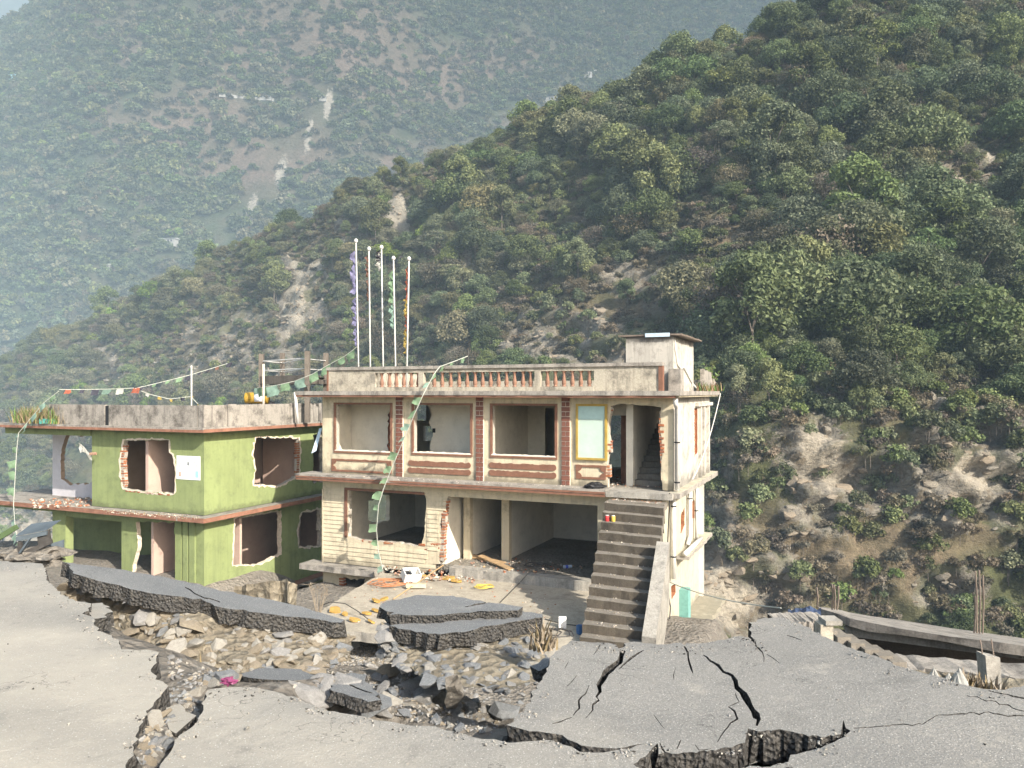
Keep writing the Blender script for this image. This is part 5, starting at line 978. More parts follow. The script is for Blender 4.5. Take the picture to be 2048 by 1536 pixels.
def beam(a, b, z0, z1, w, name, m): 
    n_ = Vector((-(b-a).y, (b-a).x, 0)).normalized()*w; return MB().hexa([a-n_+Vector((0, 0, z0)), b-n_+Vector((0, 0, z0)), b+n_+Vector((0, 0, z0)), a+n_+Vector((0, 0, z0)), a-n_+Vector((0, 0, z1)), b-n_+Vector((0, 0, z1)), b+n_+Vector((0, 0, z1)), a+n_+Vector((0, 0, z1))]).ob(name, m, fr_)
beam(A_, B_, zd, zd+.36, .11, 'beam', M_fr); beam(B_, C_, zd, zd+.2, .1, 'beam', M_fr); beam(C_, D_, zd, zd+.3, .1, 'beam', M_fr); beam(D_, A_, zd, zd+.3, .1, 'beam', M_fr)
ob('deck', mesh_of('deck', [A_+Vector((0, 0, zd+.37)), B_+Vector((0, 0, zd+.37)), C_+Vector((0, 0, zd+.37)), D_+Vector((0, 0, zd+.37)), A_+Vector((0, 0, zd+.3)), B_+Vector((0, 0, zd+.3)), C_+Vector((0, 0, zd+.3)), D_+Vector((0, 0, zd+.3))], [[0, 1, 2, 3], [7, 6, 5, 4], [0, 4, 5, 1], [1, 5, 6, 2], [2, 6, 7, 3], [3, 7, 4, 0]], [M_fr]), fr_)
for a, b in ((A_, D_), (D_, B_), (B_, C_), (A_, B_)):
    for z_ in (zd+.62, zd+1.05): MB().tube([a+Vector((0, 0, z_)), b+Vector((0, 0, z_+.03))], .025, 6).ob('rail', M_pipe, fr_)
q = P(512, 806, 33.5); tk = thing('water_tank', 'small yellow and white cylindrical tank on legs beside the concrete frame', 'tank', (q.x, q.y, 1.22)); M_tky = plain('tank_yellow', (.36, .22, .03), .5, .15, 3, .1)
lz = P(0, 796, 33.5).z-1.22; th_ = MB().tube([(-.44, 0, lz), (-.4, 0, lz), (.5, 0, lz), (.54, 0, lz)], .25, 14).ob('drum', M_tky, tk, True); MB().tube([(.0, -.02, lz+.02), (.42, -.02, lz+.02)], .245, 14).ob('white_label', plain('tank_white', (.75, .75, .78), .5, .05), th_, True)
for x_ in (-.28, -.18, .1, .3): MB().tube([(x_, -.05, lz-.2), (x_*1.05, -.1, 0)], .025, 5).ob('leg', M_cable, tk)
q = P(540, 800, 33.8); MBt = thing('black_tank', 'small black drum half hidden behind the concrete post', 'tank', (q.x, q.y, 1.22)); MB().lathe([(.0, .3), (.22, .32), (.24, .4), (.24, .75), (.2, .86), (.05, .9)], 12).ob('drum', M_black, MBt, True); MB().tube([(0, 0, 0), (0, 0, .32)], .05, 6).ob('leg', M_cable, MBt)
for (px, y0, y1, d, r_, lab) in ((383, 731, 812, 31, .03, 'thin white pole standing behind the middle of the green parapet'), (527, 728, 812, 32.0, .05, 'pale wooden pole standing before the concrete frame'), (593, 784, 812, 32, .06, 'leaning white plastic pipe beside the concrete frame')):
    a, b = P(px, y1, d), P(px, y0, d); a.z = 1.22; o = thing('roof_pole', lab, 'pole', a); MB().tube([(0.06 if px == 593 else 0, 0, 0), b-a-Vector((.06 if px == 593 else 0, 0, 0))], r_, 7).ob('pole', M_pole if px != 527 else plain('pale_wood', (.6, .5, .4)), o, True)
# grass and litter on the left end of the green roof
def tuft(name, label, base_pts, n, h, mats, seed, spread, cat='grass'):
    r = random.Random(seed); mb = MB()
    for i in range(n):
        b = Vector(r.choice(base_pts))+Vector((r.gauss(0, spread), r.gauss(0, spread), 0)); L = h*r.uniform(.4, 1.2); d = Vector((r.gauss(0, .3), r.gauss(0, .3), 1)).normalized(); w = .012+.01*r.random(); s = Vector((d.y, -d.x, 0)).normalized() if abs(d.x)+abs(d.y) > 1e-3 else Vector((1, 0, 0)); m_ = b+d*L*.6; t_ = b+d*L+Vector((d.x, d.y, -.4))*L*.2
        mb.add([b-s*w, b+s*w, m_+s*w*.7, m_-s*w*.7, t_], [[0, 1, 2, 3], [3, 2, 4]], r.randrange(len(mats)))
    return tag(mb.ob(name, mats), label, cat, kind='stuff')
M_straw = plain('straw', (.26, .2, .11), .9, .3); M_grass = plain('grass_blade', (.12, .2, .05), .8, .3)
def groof(px, py, y): x_, z_ = g(px, py, y); q = WG_ @ Vector((x_, y, 1.23)); return tuple(q)
tuft('dry_grass', 'dry straw and green grass growing on the left end of the green roof', [groof(px, 850, y) for px in range(40, 125, 8) for y in (-.3, .2)], 900, .75, [M_straw, M_straw, M_grass], 4, .16)
tuft('dry_grass', 'dry weeds along the far right roof edge of the cream building', [tuple(WM @ Vector((.2, y, 2.55))) for y in np.arange(3.5, 7.0, .3)], 260, .35, [M_straw, M_grass, M_brown], 5, .12)
ob_ = groof(97, 850, -.4); tag(MB().box(-.3, .3, -.12, .12, 0, .2).ob('plant_trough', plain('teal_plastic', (.08, .3, .26), .6)), 'teal plastic trough on the grassy left end of the green roof', 'trough').location = ob_
# shrub on the roof corner
def twig_plant(name, label, loc, h, n, leafm, seed, cat, leaves=True, spread=.4):
    o = thing(name, label, cat, loc); r = random.Random(seed); st_ = MB(); lf = MB()
    for i in range(n):
        th = r.uniform(0, 6.28); e = Vector((math.cos(th)*spread*h*r.uniform(.3, 1), math.sin(th)*spread*h*r.uniform(.3, 1), h*r.uniform(.6, 1))); m_ = e*.5+Vector((0, 0, .1*h)); st_.tube([(0, 0, 0), m_, e], .012, 4, 0, .004, False)
        for k in range(9 if leaves else 7):
            p_ = (m_.lerp(e, r.random()) if leaves else e)+Vector((r.gauss(0, .06), r.gauss(0, .06), r.gauss(0, .06)))*h
            if leaves:
                a_ = Vector((r.gauss(0, 1), r.gauss(0, 1), r.gauss(0, .6))).normalized(); b_ = a_.orthogonal().normalized(); s = .07*r.uniform(.6, 1.3); lf.add([p_-a_*s, p_+b_*s*.5, p_+a_*s, p_-b_*s*.5], [[0, 1, 2, 3]])
            else: st_.tube([e, p_], .006, 3, 0, .004, False)
    st_.ob('stem', M_bark_, o)
    if leaves: lf.ob('leaves', leafm, o)
    return o
M_bark_ = plain('dry_stem', (.27, .22, .16), .9, .3); M_lf = plain('shrub_leaf', (.11, .16, .05), .6, .3, 3)
twig_plant('roof_shrub', 'green leafy shrub rooted at the right roof corner', tuple(WM @ Vector((.15, DEP-.6, 2.56))), 1.0, 16, M_lf, 3, 'shrub')
q = P(636, 1252, 20); twig_plant('dry_weed', 'tall dry seed-headed weed in the gap before the cream building', tuple(q), 1.2, 9, M_lf, 5, 'weed', False, .22)
# poster
pp = lambda a, b: g(a, b, -.02); (x0, z0), (x1, z1) = pp(353, 958), pp(400, 913); po = tag(MB().box(x0, x1, -.02, -.003, z0, z1).ob('poster', plain('poster_white', (.78, .8, .77), .5, .04)), 'white printed poster with a text arc on the green wall', 'poster'); po.matrix_world = WG_
W_ = x1-x0; H_ = z1-z0; ink = plain('print_grey', (.1, .11, .12), .6, .05); inkg = plain('print_green', (.3, .5, .14), .6, .05); mb = MB(); c_ = ((x0+x1)/2, z0+H_*.5)
for i in range(26):
    if i in (6, 13, 19): continue
    a = RAD(172-i*6.3); cx_, cz_ = c_[0]+W_*.375*math.cos(a), c_[1]-.02*H_+H_*.37*math.sin(a); mb.box(cx_-.012, cx_+.012, -.0225, -.021, cz_-.013, cz_+.013)
for (a, b, zc) in ((.42, .68, .36), (.3, .74, .22), (.37, .69, .155)):
    x_ = x0+W_*a
    while x_ < x0+W_*b: mb.box(x_, x_+.016, -.0225, -.021, z0+H_*zc-.006, z0+H_*zc+.006); x_ += .022
mb.box(c_[0]-.035, c_[0]+.035, -.0225, -.021, z0+H_*.6, z0+H_*.74); mb.ob('print', ink, po)
tc_ = bpy.data.curves.new('headline', 'FONT'); tc_.body = 'HEALTH AND WELLNESS'; tc_.size = .085; tc_.align_x = 'CENTER'; to = bpy.data.objects.new('tmp', tc_); COL.objects.link(to); bpy.context.view_layer.update(); me = bpy.data.meshes.new_from_object(to.evaluated_get(bpy.context.evaluated_depsgraph_get())); bpy.data.objects.remove(to); me.materials.clear(); me.materials.append(inkg)
w_ = max(v.co.x for v in me.vertices)-min(v.co.x for v in me.vertices); o = ob('headline', me, po, (c_[0], -.0235, z0+H_*.435), (RAD(90), 0, 0), (W_*.55/w_,)*3)
MB().box(x0+W_*.09, x0+W_*.2, -.0225, -.021, z0+H_*.12, z0+H_*.32).ob('print', plain('print_skin', (.6, .42, .33), .6), po); MB().box(x0+W_*.8, x0+W_*.94, -.0225, -.021, z0+H_*.1, z0+H_*.38).ob('print', plain('print_teal', (.36, .68, .62), .6), po)
# loose metal strip in the gap, torn sheet in the green window
q0, q1 = P(641, 857, 29.0), P(627, 907, 28.6); o = thing('metal_strip', 'pale bent metal strip hanging in the gap between the two buildings', 'metal strip', q0); MB().hexa([Vector((-.06, 0, 0)), Vector((.07, 0, 0)), Vector((.07, .03, 0)), Vector((-.06, .03, 0))][::-1] and [(q1-q0)+Vector(v) for v in ((-.08, 0, 0), (.1, 0, .1), (.1, .02, .1), (-.08, .02, 0))]+[Vector(v) for v in ((-.05, 0, 0), (.06, 0, .03), (.06, .02, .03), (-.05, .02, 0))]).ob('sheet', M_lblue, o)
q0 = P(180, 903, 30.2); o = thing('torn_sheet', 'torn white sheet sticking out of the upper left opening of the green building', 'sheet', q0); V_ = [Vector((x_*.5-.45, .06*math.sin(x_*5+y_*3), .35-x_*.45-y_*(.22+.1*math.sin(x_*9)))) for x_ in np.linspace(0, 1, 6) for y_ in np.linspace(0, 1, 4)]; ob('sheet', mesh_of('sheet', V_, [[i*4+j, i*4+j+1, i*4+j+5, i*4+j+4] for i in range(5) for j in range(3)], [C_white]), o); MB().tube([(0, 0, -.1), (.25, 0, -.08)], .06, 6).ob('broken_piece', M_brick[3], o)
# ------------------------------------------------------------------ things on the apron and stairs
M_foam = plain('orange_foam', (.4, .25, .07), .85, .25, 10, .4)
for i, (px, py, s) in enumerate([(752, 1203, .2), (769, 1199, .16), (671, 1222, .22), (689, 1229, .12), (708, 1241, .2), (735, 1228, .14), (751, 1222, .15), (741, 1244, .13), (844, 1153, .17), (896, 1157, .27), (914, 1163, .24), (903, 1117, .14), (926, 1128, .14), (856, 1128, .13)]):
    q = G(px, py, ZA+.03); r = random.Random(i+3); out_ = [(s*math.cos(a)*r.uniform(.7, 1.2), s*math.sin(a)*r.uniform(.5, .9)) for a in np.linspace(0, 5.4, 6)]
    o = prism_ob('foam_piece', out_, [], 0, .05, FXY, [M_foam, M_foam]); o.location = q; o.rotation_euler = (r.uniform(-.1, .5), r.uniform(-.3, .3), r.uniform(0, 3))
    tag(o, 'broken orange foam chip lying '+['at the left edge of the apron slab', 'among the brick rubble below the siding wall'][px > 800], 'foam chip', ['orange foam chips at the left apron edge', 'orange foam chips in the brick rubble'][px > 800])
q = G(820, 1165, ZA); o = thing('white_box', 'open white plastic box with a dark insert on the apron', 'box', q, rz=.5); mb = MB(); mb.box(-.28, .28, -.2, .2, .0, .03); mb.box(-.28, .28, -.2, -.17, .031, .3); mb.box(-.28, .28, .17, .2, .031, .3); mb.box(-.28, -.25, -.169, .169, .031, .3); mb.box(.25, .28, -.169, .169, .031, .3); mb.box(-.02, .02, -.169, .169, .031, .28); mb.ob('shell', plain('box_white', (.75, .73, .68), .5, .06), o); MB().box(-.2, -.05, -.12, .1, .031, .24).ob('insert', M_black, o); o.rotation_euler = (.45, .1, .5); o.location = q+Vector((0, 0, .12))
def coil(label, px, py, r0, n, mat, seed, name='cable_coil', z=ZA):
    q = G(px, py, z+.03); r = random.Random(seed); pts = []
    for i in range(n*14): a = i*6.283/14; k = r0*(.65+.35*math.sin(i*.37+seed)); pts.append(Vector((k*1.3*math.cos(a)+r.gauss(0, .02), k*math.sin(a), .03+.04*abs(math.sin(i*.9)))))
    o = MB().tube(pts, .014, 4).ob(name, mat); o.location = q; return tag(o, label, 'cable')
coil('tangled orange cable beside the white box', 780, 1168, .55, 6, plain('orange_cable', (.4, .17, .08), .7), 2); coil('yellow looped cable in the middle of the apron', 966, 1176, .28, 4, plain('yellow_cable', (.5, .38, .08), .7), 4); coil('dark wires heaped at the garage floor edge', 1078, 1133, .38, 4, M_cable, 6, z=ZF); coil('loose dark wire loop at the foot of the slab pair', 1090, 1275, .4, 3, M_cable, 8, z=-2.0)
def wire(label, pts, mat=M_cable, r=.013): pts = [Vector(p_) for p_ in pts]; o = thing('loose_cable', label, 'cable', pts[0]); MB().tube([p_-pts[0] for p_ in pts], r, 5).ob('strand', mat, o); return o
wire('thin dark cable arching over the left apron edge', [G(640, 1212, ZA)]+[P(660, 1204, 21.8), P(690, 1207, 21.6), P(715, 1222, 21.2), G(745, 1245, ZA+.02)]); wire('dark cable running across the apron to the stair foot', [G(1000, 1205, ZA+.02), G(1040, 1165, ZA+.03), P(1062, 1140, 23.6)]); wire('black cable lying by the white card near the stair', [G(1090, 1238, ZA+.02), G(1125, 1248, ZA+.03), G(1165, 1252, ZA+.02)])
wire('overhead cable sagging from the cream building to the collapsed roof', hang(P(1336, 1163, 22.5), P(1562, 1216, 15.5), .12), M_cord, .013)
q0, q1 = G(787, 1198, ZA+.04), G(896, 1124, ZA+.25); o = thing('squeegee', 'long pale wooden squeegee with a block head lying on the apron', 'squeegee', q0); MB().tube([(0, 0, 0), q1-q0], .022, 6).ob('handle', M_wood, o); h0 = (G(833, 1172, ZA+.1)-q0); MB().box(h0.x-.32, h0.x+.3, h0.y-.06, h0.y+.06, h0.z-.05, h0.z+.07).ob('head', plain('pale_wood2', (.6, .5, .33)), o)
for i, (a, b, w, z) in enumerate([((915, 1106), (1008, 1128), .13, .25), ((925, 1122), (1000, 1118), .09, .12), ((960, 1112), (1022, 1140), .1, .32), ((905, 1130), (960, 1120), .07, .1)]):
    q0, q1 = G(*a, ZA+z+.1), G(*b, ZA+z); e = q1-q0; o = thing('plank', ['broad broken plywood board leaning across the garage threshold', 'short timber batten under the broken board', 'narrow split plank at the garage pillar foot', 'thin batten among brick rubble by the broken pier'][i], 'plank', q0); nn = Vector((-e.y, e.x, .3)).normalized()*w; up = Vector((0, 0, .035)); MB().hexa([-nn, e-nn, e+nn, nn, -nn+up, e-nn+up, e+nn+up, nn+up]).ob('board', M_wood, o)
q = G(1122, 1256, ZA); tag(MB().box(-.06, .14, -.04, .04, 0, .3).ob('white_card', plain('card_white', (.8, .78, .74), .6, .04)), 'small upright white card box near the stair foot', 'card').location = q
q = G(1127, 1138, ZF); o = thing('bottle', 'clear plastic bottle with blue label on the garage floor edge', 'bottle', q); MB().tube([(0, 0, .07), (.2, .05, .07), (.24, .06, .07), (.28, .07, .07)], .06, 8).ob('body', plain('clear_plastic', (.5, .55, .62), .3), o); MB().tube([(.06, .015, .07), (.15, .037, .07)], .063, 8).ob('label_band', plain('blue_print', (.08, .12, .5), .5), o)
q = G(1160, 1268, ZA); o = thing('plastic_cup', 'crushed blue plastic cup beside the stair foot', 'cup', q); MB().lathe([(.07, 0), (.09, .02), (.1, .22), (.085, .2), (.07, .03)], 10).ob('shell', plain('blue_plastic', (.06, .16, .35), .5), o)
for i, (dx, m_, lab) in enumerate([(.16, (.5, .05, .05), 'red tin can standing on the third stair step'), (.34, (.6, .42, .08), 'yellow tin can standing on the third stair step')]):
    w = WM @ (Lp(2.35/n if False else .19)+Vector((dx, -.0, zt0-rise*2+.0))); o = thing('tin_can', lab, 'can', w); MB().lathe([(.055, 0), (.06, .01), (.06, .15), (.055, .16)], 12).ob('body', plain('can_paint_%d' % i, m_, .4), o, True); MB().lathe([(.05, .16), (.052, .175), (.03, .176)], 12).ob('lid', M_pipe, o, True)
def blob(name, label, cat, loc, s, mat, seed, sc=(1, 1, 1), amp=.35, sub=3):
    bm = bmesh.new(); bmesh.ops.create_icosphere(bm, subdivisions=sub, radius=1)
    for v in bm.verts: v.co = Vector((v.co.x*sc[0], v.co.y*sc[1], v.co.z*sc[2]))*s*(1+amp*fnoise(v.co.x+seed, v.co.y, v.co.z, .5, 3))
    me = bpy.data.meshes.new(name); bm.to_mesh(me); bm.free(); me.materials.append(mat); return tag(ob(name, me, None, loc), label, cat)
blob('wrapper', 'crumpled pink wrapper at the torn road edge', 'wrapper', G(458, 1362, -.16), .055, plain('pink_foil', (.22, .05, .12), .4, .5, 30), 4, (1.1, .7, .6), 1.0); blob('plastic_bag', 'black crumpled plastic bag on the ledge by the upper doorway', 'bag', WM @ Vector((FM.fx(1190, -.4), -.4, ZM1+.08)), .2, M_black, 6, (1.5, .8, .55), .5)
# rubble of bricks and plaster on the floors
BR = [M_brick[0], M_brick[3], M_mortar, M_plr, M_conc]
def on_level(z): return lambda px, py: G(px, py, z)
rubble('rubble', [[(760, 1128), (880, 1118), (960, 1122), (950, 1165), (820, 1160), (770, 1145)]], 420, .03, .13, 'broken brick and plaster heaped below the siding wall', 51, BR, surf=on_level(ZA+.05)); rubble('rubble', [[(760, 1150), (1000, 1150), (1130, 1200), (1100, 1250), (700, 1250), (660, 1225)]], 420, .01, .05, 'scattered grit and plaster crumbs over the concrete apron', 50, BR+[M_wood], surf=on_level(ZA+.01)); rubble('rubble', [[(900, 1118), (1010, 1110), (1180, 1135), (1050, 1150), (920, 1140)]], 200, .02, .09, 'scattered wood and plaster bits on the garage threshold', 52, BR+[M_wood], surf=on_level(ZF+.03))
rubble('rubble', [[(1226, 955), (1325, 960), (1335, 975), (1220, 972)]], 260, .02, .09, 'plaster rubble on the sill of the upper doorway', 53, BR, surf=on_level(ZM1+.0)); rubble('rubble', [[(1216, 990), (1330, 998), (1322, 1008), (1216, 1000)]], 130, .02, .06, 'brick crumbs on the top stair landing', 54, BR, surf=on_level(zt0)); rubble('rubble', [[(1330, 1230), (1372, 1205), (1368, 1235), (1340, 1262)]], 150, .03, .09, 'brick rubble on the low side ledge of the cream building', 55, BR, surf=on_level(-5.18))
def gmid(px, py): return G(px, py, gz1)
rubble('rubble', [[(60, 1000), (190, 993), (188, 1012), (70, 1016)]], 260, .03, .12, 'brick and plaster rubble on the left ledge of the green building', 56, BR+[M_brick[1]], surf=gmid); rubble('rubble', [[(200, 1018), (400, 1030), (398, 1040), (210, 1026)]], 240, .02, .06, 'dry crumbs along the front ledge of the green building', 57, [M_plr, M_straw, M_conc], surf=gmid); rubble('rubble', [[(640, 948), (1210, 972), (1210, 978), (640, 953)]], 260, .012, .035, 'plaster flakes along the front ledge of the cream building', 58, [M_plr, M_conc], surf=on_level(ZM1+.0))
stp = [[(1205+i*0-3.6*i, 1012+21*i), (1318-2.6*i, 1018+23*i), (1316-2.6*i, 1024+23*i), (1203-3.6*i, 1018+21*i)] for i in range(12)]
def on_steps(px, py):
    d = FM.ray(px, py); best = None
    for i in range(n):
        z = zt0-rise*i; t = (z-CZ)/d.z; x_, y_ = FM.c.x+d.x*t, FM.c.y+d.y*t; s = (y_-tl_[1])/(bl_[1]-tl_[1])
        if i/n <= s <= (i+1)/n: best = WM @ Vector((x_, y_, z+.01))
    return best
rubble('rubble', [[(1215, 1005), (1322, 1012), (1290, 1200), (1275, 1280), (1170, 1275)]], 160, .015, .05, 'small stones and grit scattered on the stair treads', 59, BR[2:]+ROCKM[:2], surf=on_steps)
# ------------------------------------------------------------------ collapsed building at the right
RB = empty('collapsed_building', P(1800, 1300, 14)); ro = Vector(RB.location); tag(RB, 'collapsed concrete building with tilted flat roof below the road at right', 'building'); L_ = lambda px, py, d: P(px, py, d)-ro
near = [(1640, 1218, 15.6), (1672, 1226, 15.2), (1700, 1236, 15), (1740, 1246, 14.8), (1800, 1256, 14.5), (1900, 1270, 14.1), (2000, 1284, 13.7), (2200, 1312, 13.1)]; far_ = [(1636, 1213, 17.5), (1668, 1217, 17.8), (1700, 1225, 18), (1740, 1232, 18), (1800, 1240, 17.8), (1900, 1256, 17.5), (2000, 1270, 17.2), (2200, 1298, 16.6)]
V_ = []
for a, b in zip(near, far_):
    r = random.Random(int(a[0])); q, w = L_(*a), L_(*b); V_ += [q+Vector((0, 0, r.uniform(-.03, .02))), w, w-Vector((0, 0, .16)), q-Vector((0, -.05, .17+r.uniform(-.03, .04)))]
F_ = []
for i in range(len(near)-1):
    k = i*4; F_ += [[k, k+4, k+5, k+1], [k+1, k+5, k+6, k+2], [k+2, k+6, k+7, k+3], [k+3, k+7, k+4, k]]
F_ += [[0, 1, 2, 3], [k+7, k+6, k+5, k+4]]; ob('roof_slab', mesh_of('roof_slab', V_, F_, [M_slab]), RB)
def bar(p0, p1, w, h, name, mat, par=None): 
    e = p1-p0; nn = Vector((-e.y, e.x, 0)).normalized()*w; up = Vector((0, 0, h)); return MB().hexa([p0-nn, p1-nn, p1+nn, p0+nn, p0-nn+up, p1-nn+up, p1+nn+up, p0+nn+up]).ob(name, mat, par or RB)
bar(L_(1690, 1268, 15.5), L_(2200, 1335, 13.6), .12, .2, 'beam', M_conc); bar(L_(1660, 1330, 18.0), L_(2250, 1420, 16.5), .1, .85, 'back_wall', concrete('void_shade_wall', (.09, .08, .07))); bar(L_(1650, 1400, 16.8), L_(2250, 1480, 15.5), .9, .1, 'floor', M_dirt)  # back wall coloured dark to stand for the shade under the roof
def ragbar(a, b, w, h, name, mat, seed):
    k = 26; r = random.Random(seed); V_ = []
    for i in range(k):
        q = a.lerp(b, i/(k-1)); V_ += [q+Vector((0, -w+r.uniform(-.06, .06), -h)), q+Vector((0, -w+r.uniform(-.08, .05), r.uniform(-.05, .01))), q+Vector((0, w, r.uniform(-.02, .01))), q+Vector((0, w, -h))]
    F_ = []
    for i in range(k-1): q = i*4; F_ += [[q, q+4, q+5, q+1], [q+1, q+5, q+6, q+2], [q+2, q+6, q+7, q+3]]
    return ob(name, mesh_of(name, V_, F_, [mat]), RB)
ragbar(L_(1768, 1318, 11.5), L_(2200, 1352, 10.2), .3, .9, 'broken_ledge', M_slab, 4); ragbar(L_(1800, 1345, 10.2), L_(2150, 1375, 9.2), .16, .5, 'broken_ledge', M_bank, 5)
for i in range(6): q = L_(1648+26*i, 1262+11.5*i, 11.4-.12*i); MB().box(q.x, q.x+.2, q.y-.02*i, q.y+.4, q.z-.9, q.z).ob('step', M_steps, RB)
q = L_(1650, 1284, 10.3); pl_ = MB().box(q.x-.1, q.x+.07, q.y-.1, q.y+.1, q.z-.5, q.z+.26).ob('pillar', M_dirtyp, RB); MB().box(q.x-.04, q.x+.18, q.y-.13, q.y+.13, q.z+.2605, q.z+.32).ob('pillar_cap', M_conc, pl_)
q = L_(1983, 1392, 9.0); pl_ = MB().hexa([q+Vector(v) for v in ((-.06, -.08, -.3), (.1, -.08, -.3), (.1, .1, -.3), (-.06, .1, -.3), (-.12, -.08, .5), (.05, -.08, .48), (.05, .1, .46), (-.12, .1, .5))]).ob('pillar', M_conc, RB)
for dx in (-.1, .03): MB().tube([q+Vector((dx, 0, .45)), q+Vector((dx-.02, .02, .66))], .008, 4).ob('rebar', M_tin, pl_)
ragbar(L_(1545, 1234, 12.6), L_(1645, 1232, 13.0), .25, .5, 'broken_ledge', M_slab, 7)
for (px, y0, y1, d) in ((1664, 1168, 1219, 16.5), (1669, 1170, 1219, 16.6), (1674, 1172, 1220, 16.4), (1634, 1175, 1216, 16.8), (1948, 1192, 1266, 16.4), (1954, 1142, 1266, 16.5), (1959, 1140, 1267, 16.3), (1965, 1150, 1267, 16.6)):
    a, b = L_(px, y1, d), L_(px+random.uniform(-4, 3), y0, d); MB().tube([a, a.lerp(b, .5)+Vector((.02, 0, 0)), b], .02, 5).ob('rebar', M_tin, RB)
V_ = [L_(1576+66*i/9, 1218+6*j+3*math.sin(i*1.9+j)-(4 if 3 < i < 8 else 0), 13.2+.5*(2-j)) for i in range(10) for j in range(3)]; o = thing('tarpaulin', 'crumpled blue tarpaulin on the broken wall top at right', 'tarpaulin', ro); ob('sheet', mesh_of('sheet', V_, [[i*3+j, (i+1)*3+j, (i+1)*3+j+1, i*3+j+1] for i in range(9) for j in range(2)], [plain('blue_tarp', (.06, .085, .15), .7)]), o)
for i, (px, py, s, lab) in enumerate([(1868, 1362, .1, 'single pointed white sack at the road edge, leftmost of three'), (1898, 1372, .1, 'slumped white sack at the road edge, middle of three'), (1918, 1372, .13, 'tall white sack at the road edge, rightmost of three')]):
    o = blob('white_sack', lab, 'sack', P(px, py, 7.95-.2*i)+Vector((0, 0, .0)), s, C_white, i+3, (.75, .7, 1.0), .3)
    for v in o.data.vertices:
        if v.co.z > 0: k = 1-.75*min(1, v.co.z/s); v.co.x *= k; v.co.y *= k; v.co.z *= 1.35
# dry brush at the road's right edge
tuft('dry_brush', 'tangled dry twigs between the road edge and the broken ledge', [tuple(P(px, 1375, 8.2)+Vector((0, 0, -.1))) for px in range(1930, 1980, 8)], 170, .26, [M_bark_, M_bark_, M_straw], 7, .08); tuft('dry_brush', 'wiry dry stems on the rubble beside the slab pair', [tuple(P(px, py, 9.4)) for px, py in ((1080, 1300), (1088, 1285), (1095, 1300), (420, 1345), (430, 1360))], 90, .3, [M_bark_, M_bark_, M_straw], 8, .06)
# wrecked kiosk beyond the left road end
q = P(66, 1118, 14.5); WK = thing('wrecked_kiosk', 'crushed blue-grey metal kiosk lying tilted beyond the left road end', 'wreck', q); M_bg = plain('blue_grey_sheet', (.085, .105, .12), .75, .3, 3); M_dk = plain('sooty_metal', (.06, .055, .05), .8, .4, 5)
k_ = 14.5/FPX; pt = lambda a, b, dy=0: Vector(((a-66)*k_, dy, -(b-1118)*k_))
def plate(pts, name, mat, th=.05): MB().hexa([pt(*p_) for p_ in pts]+[pt(*p_)+Vector((0, th, .0)) for p_ in pts]).ob(name, mat, WK)
plate([(32, 1074, 0), (86, 1064, .1), (86, 1072, .1), (32, 1083, 0)], 'front_panel', M_bg); MB().hexa([pt(31, 1073), pt(86, 1063, .1), pt(84, 1052, .6), pt(30, 1058, .5), pt(31, 1071.5), pt(86, 1061.5, .1), pt(84, 1050.5, .6), pt(30, 1056.5, .5)]).ob('roof_panel', M_bg, WK)
plate([(33, 1084, .02), (40, 1084, .02), (43, 1118, .02), (36, 1118, .02)], 'corner_post', M_dk); plate([(66, 1072, .12), (88, 1062, .15), (91, 1090, .15), (68, 1092, .12)], 'side_panel', M_dk); plate([(38, 1106, .05), (92, 1082, .15), (94, 1090, .15), (40, 1117, .05)], 'lower_panel', M_dk); plate([(58, 1078, -.03), (63, 1076, -.03), (42, 1106, -.03), (38, 1106, -.03)], 'brace', M_bg); plate([(60, 1100, .3), (101, 1088, .4), (101, 1118, .4), (64, 1119, .3)], 'rear_panel', M_bg)
q = P(0, 1075, 15); o = thing('timber_beam', 'dark green timber beam slanting beside the wrecked kiosk', 'beam', q); bar2 = P(33, 1054, 15)-q; MB().tube([Vector((-.5, 0, -.3)), bar2], .07, 4).ob('beam', plain('dark_green_wood', (.08, .12, .05)), o)
ragq = P(20, 1130, 14.0); blob('rubble_mound', 'pale broken concrete mound beyond the left road end', 'mound', ragq+Vector((-.1, .8, .0)), .4, M_dirt, 9, (1.8, 1, .45), .6)
# asphalt litter on the near road
for (px, py, s, lab) in [(1857, 1428, .03, 'tiny dark stone on the right part of the road'), (1781, 1487, .025, 'small brown pebble on the near right road'), (495, 1455, .03, 'small dark twig piece on the near road')]:
    tag(ob('pebble', ROCKS[int(px) % 16], None, G(px, py, .02), (0, 0, px), (s, s*.7, s*.6)), lab, 'pebble')
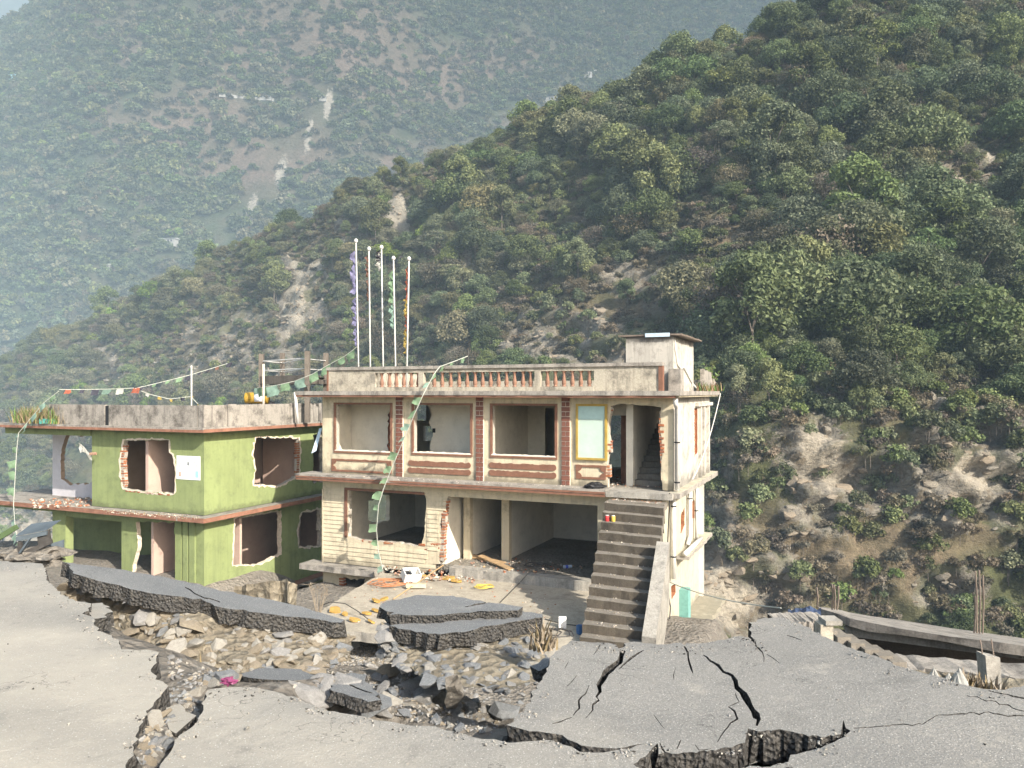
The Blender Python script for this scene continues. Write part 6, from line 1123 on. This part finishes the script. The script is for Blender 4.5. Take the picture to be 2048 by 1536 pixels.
# ------------------------------------------------------------------ far houses on the mountainside
if 'v_far' in globals():
    FB = BVHTree.FromPolygons([Vector(v) for v in v_far.tolist()], f_far.tolist()); NB2 = BVHTree.FromPolygons([Vector(v) for v in v_near.tolist()], f_near.tolist())
    M_hw = plain('house_white', (.33, .325, .31), .7, .15); M_hb = plain('house_blue', (.35, .6, .68), .6); M_hr = plain('house_roof', (.5, .5, .5), .5, .2); M_hd = plain('window_dark', (.05, .05, .06), .4)
    for i, (px, py, w, h, lab) in enumerate([(33, 161, 22, 9, 'pale blue house at the far left of the mountainside'), (342, 489, 34, 9, 'long unfinished concrete house above the green terraces'), (215, 537, 18, 7, 'small white house among trees at the lower left slope'), (536, 199, 18, 6, 'white house below the long pale road wall'), (646, 200, 14, 6, 'white hut at the head of the pale landslip scar'), (1098, 206, 26, 9, 'largest white house of the high hamlet'), (1120, 190, 16, 7, 'upper white house of the high hamlet'), (1147, 211, 20, 6, 'low white house at the right end of the high hamlet'), (1172, 154, 22, 7, 'white house standing alone above the hamlet'), (1190, 148, 14, 6, 'small white hut beside the lone upper house'), (1360, 158, 16, 6, 'white hut at the crest of the near ridge'), (250, 266, 8, 5, 'tiny white hut in the brown clearing'), (410, 375, 14, 4, 'small white shed below the brown scrub field')]):
        d = Vector(((px-CX)/FPX, 1, -(py-HY)/FPX)).normalized(); h1 = FB.ray_cast(Vector((0, 0, CZ)), d); h2 = NB2.ray_cast(Vector((0, 0, CZ)), d); hit = h1[0] if h2[0] is None else h2[0]
        if hit is None: continue
        k = hit.y/FPX; W_, H_ = w*k, h*k; o = thing('distant_house', lab, 'house', hit+Vector((0, -W_*.25, H_*.2)), 'houses on the far slopes', rz=-.3+.1*(i % 5))
        MB().box(-W_/2, W_/2, -W_*.22, W_*.22, -H_, H_*.75).ob('wall', M_hb if i == 0 else M_hw, o); MB().add([(-W_*.56, -W_*.28, H_*.75), (W_*.56, -W_*.28, H_*.75), (W_*.56, W_*.28, H_*.75), (-W_*.56, W_*.28, H_*.75), (-W_*.56, 0, H_*1.05), (W_*.56, 0, H_*1.05)], [[0, 1, 5, 4], [2, 3, 4, 5], [0, 4, 3], [1, 2, 5], [3, 2, 1, 0]]).ob('roof', M_hr, o)
        for s in (-.25, .1, .3): MB().box(W_*s-W_*.05, W_*s+W_*.05, -W_*.235, -W_*.221, H_*.1, H_*.5).ob('window', M_hd, o)
    pts = []
    for px in range(440, 556, 6):
        h1 = FB.ray_cast(Vector((0, 0, CZ)), Vector(((px-CX)/FPX, 1, -(190+(px-440)*.09-HY)/FPX)).normalized())
        if h1[0] is not None: pts.append(h1[0])
    if len(pts) > 2:
        wl_ = MB()
        for a, b in zip(pts, pts[1:]): wl_.add([a+Vector((0, -3, -3)), b+Vector((0, -3, -3)), b+Vector((0, -3, .6)), a+Vector((0, -3, .6)), a+Vector((0, 0, -3)), b+Vector((0, 0, -3)), b+Vector((0, 0, .6)), a+Vector((0, 0, .6))], [[0, 1, 2, 3], [5, 4, 7, 6], [3, 2, 6, 7]])
        tag(wl_.ob('retaining_wall', M_hw), 'long pale road retaining wall across the far mountainside', 'wall')
